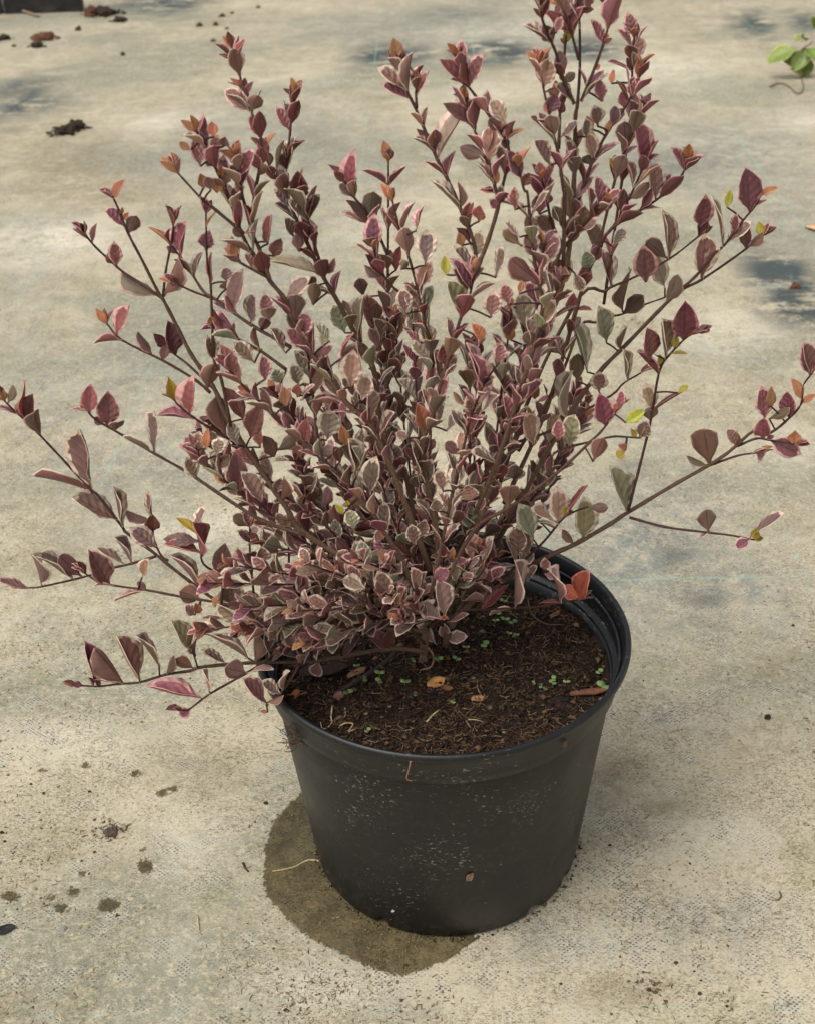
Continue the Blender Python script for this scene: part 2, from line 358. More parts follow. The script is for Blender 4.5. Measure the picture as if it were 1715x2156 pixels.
V, Fc = lathe([(.0005, .006), (rb - .004, .006), (rb - .004, .0085), (.0005, .0085)], 96, 0, True); mesh_obj('pot_floor', V, Fc, M_POT, pot)
rim = [(.1188, .1700), (.1216, .1690), (.1226, .1702), (.1234, .176), (.1252, .1915), (.1262, .1925), (.1292, .1932), (.1300, .1948), (.1300, .1972), (.1290, .1990), (.1272, .1990),
       (.1258, .1976), (.1240, .1870), (.1228, .1770), (.1222, .1752), (.1192, .1742), (.1180, .1730)]
V, Fc = lathe(rim, 160, .004, True); rim_o = mesh_obj('rim', V, Fc, M_POT, pot)
V, Fc = lathe([(.1240, .1888), (.1226, .1896), (.1214, .1888), (.1216, .1872), (.1236, .1866)], 160, .004, True); mesh_obj('inner_bead', V, Fc, M_POT, rim_o)

# ------------------------------------------------------------------ soil
SOIL_Z = .166
def soil_h(x, y):
    r = math.hypot(x, y) / .116
    return SOIL_Z + .0050 * mnoise.noise(Vector((x * 28, y * 28, 1))) + .0036 * mnoise.noise(Vector((x * 90, y * 90, 4))) + .0012 * mnoise.noise(Vector((x * 260, y * 260, 9))) + .004 * (1 - r * r) - .004 * max(0, y) / .1
SV, SF, SC = [], [], []
nr, na = 60, 180
peat = [lin(38, 30, 26), lin(56, 42, 35), lin(25, 21, 19), lin(78, 58, 46)]
def lerp(a, b, t): return tuple(a[i] * (1 - t) + b[i] * t for i in range(len(a)))
SV.append((0, 0, soil_h(0, 0))); SC.append(peat[0])
for i in range(1, nr + 1):
    for k in range(na):
        r = .1175 * i / nr; a = 2 * math.pi * k / na; x, y = r * math.cos(a), r * math.sin(a)
        SV.append((x, y, soil_h(x, y) + rnd.uniform(-.0006, .0006)))
        q = .5 + .5 * mnoise.noise(Vector((x * 60, y * 60, 2))); SC.append(lerp(peat[2], peat[1], min(1, max(0, q))))
for k in range(na): SF.append((0, 1 + k, 1 + (k + 1) % na))
for i in range(nr - 1):
    for k in range(na):
        a = 1 + i * na + k; b = 1 + i * na + (k + 1) % na; SF.append((a, a + na, b + na, b))
def tube(V, Fc, C, pts, rad, n=5, col=None, cap=True):
    pts = [np.asarray(p, float) for p in pts]; m = len(pts); base = len(V); up = np.array([.31, .17, .93])
    for i, p in enumerate(pts):
        d = pts[min(i + 1, m - 1)] - pts[max(i - 1, 0)]; d /= (np.linalg.norm(d) + 1e-12)
        s = np.cross(d, up); s /= (np.linalg.norm(s) + 1e-9); t = np.cross(s, d)
        r = rad[i] if hasattr(rad, '__len__') else rad
        for k in range(n):
            a = 2 * math.pi * k / n; V.append(p + r * (math.cos(a) * s + math.sin(a) * t))
            if C is not None: C.append(col[i] if isinstance(col, list) else col)
    for i in range(m - 1):
        for k in range(n):
            a, b = base + i * n + k, base + i * n + (k + 1) % n; Fc.append((a, b, b + n, a + n))
    if cap:
        Fc.append(tuple(base + k for k in range(n))[::-1]); Fc.append(tuple(base + (m - 1) * n + k for k in range(n)))
OCT = [(1, 0, 0), (-1, 0, 0), (0, 1, 0), (0, -1, 0), (0, 0, 1), (0, 0, -1)]
OCF = [(0, 2, 4), (2, 1, 4), (1, 3, 4), (3, 0, 4), (2, 0, 5), (1, 2, 5), (3, 1, 5), (0, 3, 5)]
def crumb(V, Fc, C, p, s, col, flat=.6):
    base = len(V); a = rnd.uniform(0, 6.28); ca, sa = math.cos(a), math.sin(a); sx_, sy_ = rnd.uniform(.6, 1.5), rnd.uniform(.6, 1.2)
    for o in OCT:
        j = [q + rnd.uniform(-.3, .3) for q in o]; x, y, z = j[0] * s * sx_, j[1] * s * sy_, j[2] * s * flat
        V.append((p[0] + ca * x - sa * y, p[1] + sa * x + ca * y, p[2] + z)); C.append(col)
    for f in OCF: Fc.append(tuple(base + q for q in f))
def curl(p, L, up=.3, n=4, lay=True):
    a = rnd.uniform(0, 6.28); da = rnd.uniform(-2.2, 2.2); pts = [np.array(p, float)]
    for i in range(n):
        a += da / n; pts.append(pts[-1] + np.array([math.cos(a), math.sin(a), rnd.uniform(-.25, up)]) * L / n)
    return pts
fib = [lin(112, 84, 64), lin(138, 106, 78), lin(90, 66, 54), lin(164, 140, 106), lin(126, 106, 70), lin(84, 62, 52)]
def disc():
    while 1:
        x, y = rnd.uniform(-.115, .115), rnd.uniform(-.115, .115)
        if x * x + y * y < .1145 ** 2: return x, y
for i in range(9000):
    x, y = disc(); crumb(SV, SF, SC, (x, y, soil_h(x, y) + .0005), rnd.uniform(.0004, .0022) * rnd.uniform(.4, 1), lerp(rnd.choice(peat), (0.02, .014, .01, 1), rnd.random() * .5))
for i in range(450):     # flat bark flakes
    x, y = disc(); crumb(SV, SF, SC, (x, y, soil_h(x, y) + .0010), rnd.uniform(.0012, .0034), lerp(rnd.choice(fib), peat[0], .35 + rnd.random() * .6), rnd.uniform(.15, .4))
for i in range(7500):
    x, y = disc(); front = (mnoise.noise(Vector((x * 22, y * 22, 5))) + (.45 if y < -.06 else 0))
    if front < rnd.uniform(-.6, .5): continue
    tube(SV, SF, SC, curl((x, y, soil_h(x, y) + .0006), rnd.uniform(.0025, .0085), .5, 5), rnd.uniform(.00012, .00045), 3, lerp(rnd.choice(fib), peat[1], .15 + rnd.random() * .75), False)
soil = mesh_obj('potting_soil', SV, SF, M_SOIL, attrs=dict(ccol=('FLOAT_COLOR', SC)))
tag(soil, 'dark brown fibrous potting soil filling the black pot', 'soil', kind='stuff')

# ------------------------------------------------------------------ leaf builder
PAL = {  # centre, margin, margin width, bulge
 'o': (lin(188, 130, 92), lin(214, 150, 126), .10, .3), 'y': (lin(186, 168, 64), lin(202, 176, 92), .08, .3), 'p': (lin(146, 92, 95), lin(232, 176, 170), .30, .9),
 'd': (lin(118, 74, 68), lin(184, 122, 114), .10, .5), 'u': (lin(130, 102, 88), lin(206, 162, 146), .10, .6), 'b': (lin(140, 110, 99), lin(236, 212, 188), .32, 1.0),
 'r': (lin(156, 92, 90), lin(220, 150, 144), .16, .5), 'k': (lin(170, 130, 117), lin(246, 214, 198), .30, .8), 'g': (lin(156, 146, 122), lin(226, 212, 186), .28, 1.2),
 'c': (lin(166, 138, 120), lin(240, 220, 194), .40, .7), 'm': (lin(118, 70, 74), lin(206, 134, 134), .16, .8), 'R': (lin(188, 108, 78), lin(224, 142, 130), .14, .5), 'G': (lin(168, 156, 128), lin(196, 182, 152), .3, .4)}
NU, NV = 7, 4
class Leaf: pass
def make_leaf(B, T, W, code, nrm, r, obov=None):
    L_ = np.linalg.norm(T - B); a = (T - B) / L_; n = nrm - a * (nrm @ a); n /= (np.linalg.norm(n) + 1e-9); s = np.cross(n, a)
    cc, mc, mw, bul = PAL[code]
    j = [r.uniform(.86, 1.16) for _ in range(3)]; k = r.uniform(.86, 1.14)
    cc = tuple(cc[i] * j[i] * k for i in range(3)) + (1,); k = r.uniform(.88, 1.1); mc = tuple(mc[i] * k for i in range(3)) + (1,)
    young = code in 'oyR'
    sharp = code in 'oyRprmd'
    p_ = obov if obov else (r.uniform(.78, .98) if sharp else r.uniform(.95, 1.28))
    q_ = r.uniform(.72, .88) if sharp else r.uniform(.62, .80); cup = r.uniform(.25, .80); bend = r.uniform(-.10, .30); wav = r.uniform(.02, .08); ph = r.uniform(0, 6.28); tw = r.uniform(-.35, .35)
    pet = .07 if code in 'oyd' else .10
    lf = Leaf(); V = []; UV = []; seed = r.random()
    for lay in (0, 1):
        for i in range(NU + 1):
            t = i / NU; tt = max(0, (t - pet) / (1 - pet))
            hw = W / 2 * (math.sin(math.pi * tt ** p_) ** q_ if 0 < tt < 1 else 0)
            hw = max(hw, .0006 if t < .5 else .00012)
            hw *= 1 + .05 * math.sin(i * 2.7 + ph)
            for jx in range(NV + 1):
                v = -1 + 2 * jx / NV
                up = cup * v * v * hw + wav * W * math.sin(t * 9 + ph + (1.6 if v > 0 else 0)) * v * v - bend * L_ * (t * t) * .6 + tw * v * hw * t
                V.append(B + a * (t * L_) + s * (v * hw) + n * (up - (.00030 if lay else 0))); UV.append((t, v, seed))
    Fc, mi = [], []; w1 = NV + 1; off = (NU + 1) * w1
    for i in range(NU):
        for jx in range(NV):
            k = i * w1 + jx; Fc.append((k, k + 1, k + 1 + w1, k + w1)); mi.append(0)
            Fc.append((off + k, off + k + w1, off + k + w1 + 1, off + k + 1)); mi.append(1)
        for jx, fl in ((0, 0), (NV, 1)):
            k = i * w1 + jx; q = (k, k + w1, off + k + w1, off + k); Fc.append(q if not fl else q[::-1]); mi.append(0)
    lf.V, lf.F, lf.mi, lf.UV, lf.cc, lf.mc, lf.par = V, Fc, mi, UV, cc, mc, (mw * r.uniform(.7, 1.35), bul, 0)
    lf.area = L_ * W; lf.mid = [B + a * L_ * q for q in (.35, .55, .75)]; lf.n = n
    return lf
def leaf_attrs(ls):
    return dict(luv=('FLOAT_VECTOR', [u for l in ls for u in l.UV]), ccol=('FLOAT_COLOR', [l.cc for l in ls for _ in l.V]),
                mcol=('FLOAT_COLOR', [l.mc for l in ls for _ in l.V]), lpar=('FLOAT_VECTOR', [l.par for l in ls for _ in l.V]))

# ------------------------------------------------------------------ shrub: traced branches
# depth at start, depth at end (m behind the stem foot), start radius mm, auto-leaf flag | path through the tiles
BR = '''
.0 .0 3.4 0|Z 890,1408 893,1350 905,1290 930,1235 960,1170 1000,1100
.02 .03 3.0 0|Z 935,1345 965,1290 990,1220 1010,1140
-.03 0 1.5 0|Z 900,1330 760,1318 640,1305 M 480,690 150,600 -215,340 L 1290,170 1060,0 H 1030,1450 830,1190 760,1130 500,850 340,680 230,570 100,450 40,390
-.01 -.02 1.0 0|L 1310,205 1110,265 920,310 700,380 350,460 230,470
-.03 -.03 1.1 0|M 480,690 150,600 -185,545 L 1240,490 960,450 830,420 720,350
-.005 -.07 1.7 0|Z 892,1372 M 1550,985 1050,1070 800,1095 430,1100 0,1135 L 1600,1170 1400,1200 1180,1265 1000,1280 830,1300 650,1290
-.05 -.09 .9 0|M 560,1060 360,1190 50,1365 L 1600,1490 1530,1500
-.05 -.08 .9 0|M 810,1110 720,1270 620,1390 530,1440
-.02 .0 .9 0|N 330,760 430,670 550,655 900,640 1130,625 1440,565
.02 .03 2.0 0|Z 960,1300 1040,1232 J 1200,1690 1400,1600 1715,1420 K 110,1345 500,1110 810,935 1000,810 1200,640 1340,655 1500,530 1600,410 1610,270 1700,140
.03 .02 .9 0|K 1060,770 1220,705 1340,720 1540,750
.03 .02 .9 0|K 830,930 1060,850 1220,825
.02 .02 1.0 0|K 140,1320 240,930 330,560 380,250 G 420,1590 500,1480 640,1340 720,1310
.02 -.01 1.0 0|K 150,1370 450,1450 750,1490 1000,1520 1210,1560
.03 .05 2.0 0|Z 985,1250 1080,1080 1180,900 1255,790 G 130,1400 460,1060 600,940 760,860 1080,640 1270,490
.05 .05 1.0 0|G 600,930 720,820 870,640 960,560 1110,360 1210,240 1260,150
.03 .07 1.4 0|Z 1040,1050 1120,820 E 1450,1000 1650,960 G 0,920 170,850 480,690 740,490
.05 .09 1.2 0|Z 1090,950 1180,790 E 1450,1250 1600,1220 G 0,1170 90,1150 250,1080 450,1010
.02 .06 1.6 0|Z 1060,1060 1150,860 E 1480,900 1600,640 1715,430 G 370,195 570,10 F 650,1350
.05 .05 .9 0|G -20,460 90,300 F 140,1690 280,1380
.03 .04 1.0 0|E 1590,650 1700,200 F 40,1480 120,1250 240,980 270,900
.0 .02 1.3 0|E 1230,800 1300,560 1400,300 1540,-100 D 1620,1220 F 0,1060 140,860 220,680 250,560
.06 .06 1.0 0|Z 1270,640 F 140,1150 170,700 190,310
.0 .0 2.4 1|Z 960,1200 1045,977 1072,874 1140,710 1192,560 D 1405,1400 1410,1000 1430,860 1450,500 1440,-50
.0 -.01 1.1 0|D 1400,870 1300,640 1250,450 1200,330 1130,150 1120,0
.0 .02 1.0 0|D 1460,850 1600,500 1680,250 1710,0
.01 .01 .9 0|D 1310,620 1330,300 1350,130 1360,20
.0 .0 .9 0|D 1440,500 1380,280 1340,120 1290,50
-.01 -.02 1.2 0|Z 1185,560 E 1320,120 D 1310,1600 1270,1300 1230,1150 1180,900 1150,780 1110,540
.0 .01 1.0 0|D 1270,1250 1280,950 1260,820
.0 -.02 1.0 0|E 1300,570 1210,370 1170,180 D 1130,1500
.0 -.02 1.1 0|E 1320,580 1600,270 1670,200
-.01 .0 2.0 1|Z 1000,1120 1060,930 E 1110,1250 1200,900 1230,800
-.02 .0 1.4 0|E 570,800 560,560 450,280 330,0 D 250,1340 80,940 0,770 B 1700,700 1640,530
.0 .0 .9 0|D 75,910 70,780 70,660
-.03 -.02 1.4 0|E 570,800 680,520 770,200 D 740,1600 690,1380 560,1090 470,850
-.02 -.02 1.1 0|E 770,200 D 790,1600 850,1250 700,990 560,790 500,700 430,490
-.03 -.04 1.5 1|Z 1000,1080 1060,930 E 1120,1200 1100,880 1050,600 1010,150 D 980,1600 930,1400
-.03 -.04 .9 0|E 1100,880 1140,650 1150,560
-.02 -.03 2.2 1|Z 930,1235 915,1100 J 120,800 200,550 240,380 E 350,1490 440,1200 520,1000 560,800
.03 .05 1.5 1|Z 880,1220 820,1000 C 1550,1500 1550,1000 1555,300 B 1555,1360
-.02 -.01 1.3 1|Z 900,1050 E 200,1550 150,1250 100,1000 20,700 -60,450 C 1590,200
-.0 -.0 1.0 0|C 1550,650 1480,500 1370,300 1240,130 B 1230,1590
-.01 -.01 1.0 0|E 90,980 -74,960 C 1500,800 1430,600
.01 .03 2.2 1|Z 900,1240 I 1715,1050 1500,750 C 1450,1680 1310,1390 1150,1080 1000,820 860,520 760,300 690,130 B 560,1400 500,1260
.02 .02 1.0 0|C 1000,780 900,440 830,180 B 790,1600
.03 .03 1.0 0|C 690,130 B 690,1480 720,1200 740,1000 755,800
-.03 -.03 2.0 1|Z 905,1200 I 1480,720 1200,400 980,80 C 880,1440 770,1230 690,1030 560,870 480,730 340,510 200,130 B 90,1390 0,1180 O 1640,1090
-.03 -.03 .9 0|C 540,840 300,710 260,650
-.03 -.03 1.0 0|C 340,470 100,270 0,190 O 1715,1690 1540,1500 1480,1430
-.02 -.03 1.0 0|C 400,420 340,200 300,0 B 270,1330
-.03 .0 1.2 0|C 560,860 470,600 400,420 430,150 B 460,1480 490,1300 480,1150 420,980 350,800 310,650 240,400
-.02 -.03 1.1 0|I 230,600 C 150,1700 90,1550 70,1150 60,900 30,700 20,300
-.03 .0 1.2 1|C 740,1430 400,1240 110,1030 0,960 A 1600,780 1500,640 1430,560
-.03 -.02 1.1 1|C 700,1620 480,1460 250,1340 90,1270
-.01 -.01 .8 0|C 110,1030 A 1630,960 1500,900
-.03 .0 2.0 0|Z 830,1240 I 860,1510 700,1290 500,1000 220,570 100,300 A 1715,1640 1600,1470 1480,1230 1370,1020 1330,960 1200,700 1080,470 1000,270 945,150
.0 .0 .9 0|A 1375,1000 1395,800 1440,560 1465,370
.0 .0 1.0 0|A 1360,1010 1270,950 1045,800 930,700 800,580 720,480
-.01 .0 1.1 0|I 60,320 A 1640,1700 1370,1540 1030,1370 900,1230
-.01 .0 .9 0|I 90,290 A 1590,1580 1500,1510 1410,1440
-.04 -.02 1.4 0|I 860,1520 480,1390 0,1080 H 1600,1000 1300,830 970,640 800,540 720,450
-.05 -.06 1.7 1|Z 880,1250 I 1500,1450 1250,1130 950,830 750,640 450,370 250,170 180,60
-.05 -.05 1.0 1|I 740,1390 520,1350 300,1160 0,900 H 1650,780
-.01 -.01 .9 0|I 260,640 180,680 H 1650,540 1500,420 1470,380
.0 .0 1.2 1|Z 860,1260 I 880,1500 870,1100 800,700
-.02 -.02 1.2 1|I 970,830 930,400 900,200 880,0
-.04 -.06 1.4 0|Z 915,1275 J 550,1490 850,1290 1250,1000 1550,720 1640,630 K 60,450
-.04 -.04 .9 0|J 1200,1030 1230,830 1500,740 K 0,690 100,690 240,700
-.06 -.08 1.3 1|Z 905,1260 J 380,1150 440,900 490,700 520,560 630,270
-.0 .03 1.0 0|Z 1090,930 J 1200,640 1400,520 1715,340 K 100,240 250,150
-.02 -.05 1.2 0|Z 900,1320 935,1300 N 310,740
-.02 -.07 1.2 0|Z 893,1355 N 0,780 M 1660,650
-.03 -.03 1.0 0|N 480,420 590,380 650,300
-.03 -.06 1.2 0|Z 895,1290 M 1380,300 1150,430 930,585 700,690
-.06 -.06 .9 0|M 1380,600 1100,650 930,690
-.01 -.0 .9 0|L 1420,240 1360,200 H 1300,1560 1280,1400
-.04 -.05 .9 0|M 150,600 150,390 0,270 H 1690,1640 1660,1500
.02 .0 1.0 0|Z 1040,1232 J 1100,1620 1270,1420 1330,1360
-.02 -.02 .9 0|M 700,650 720,200 I 700,1450
-.02 -.02 .8 0|M 430,600 390,150 I 390,1450
'''
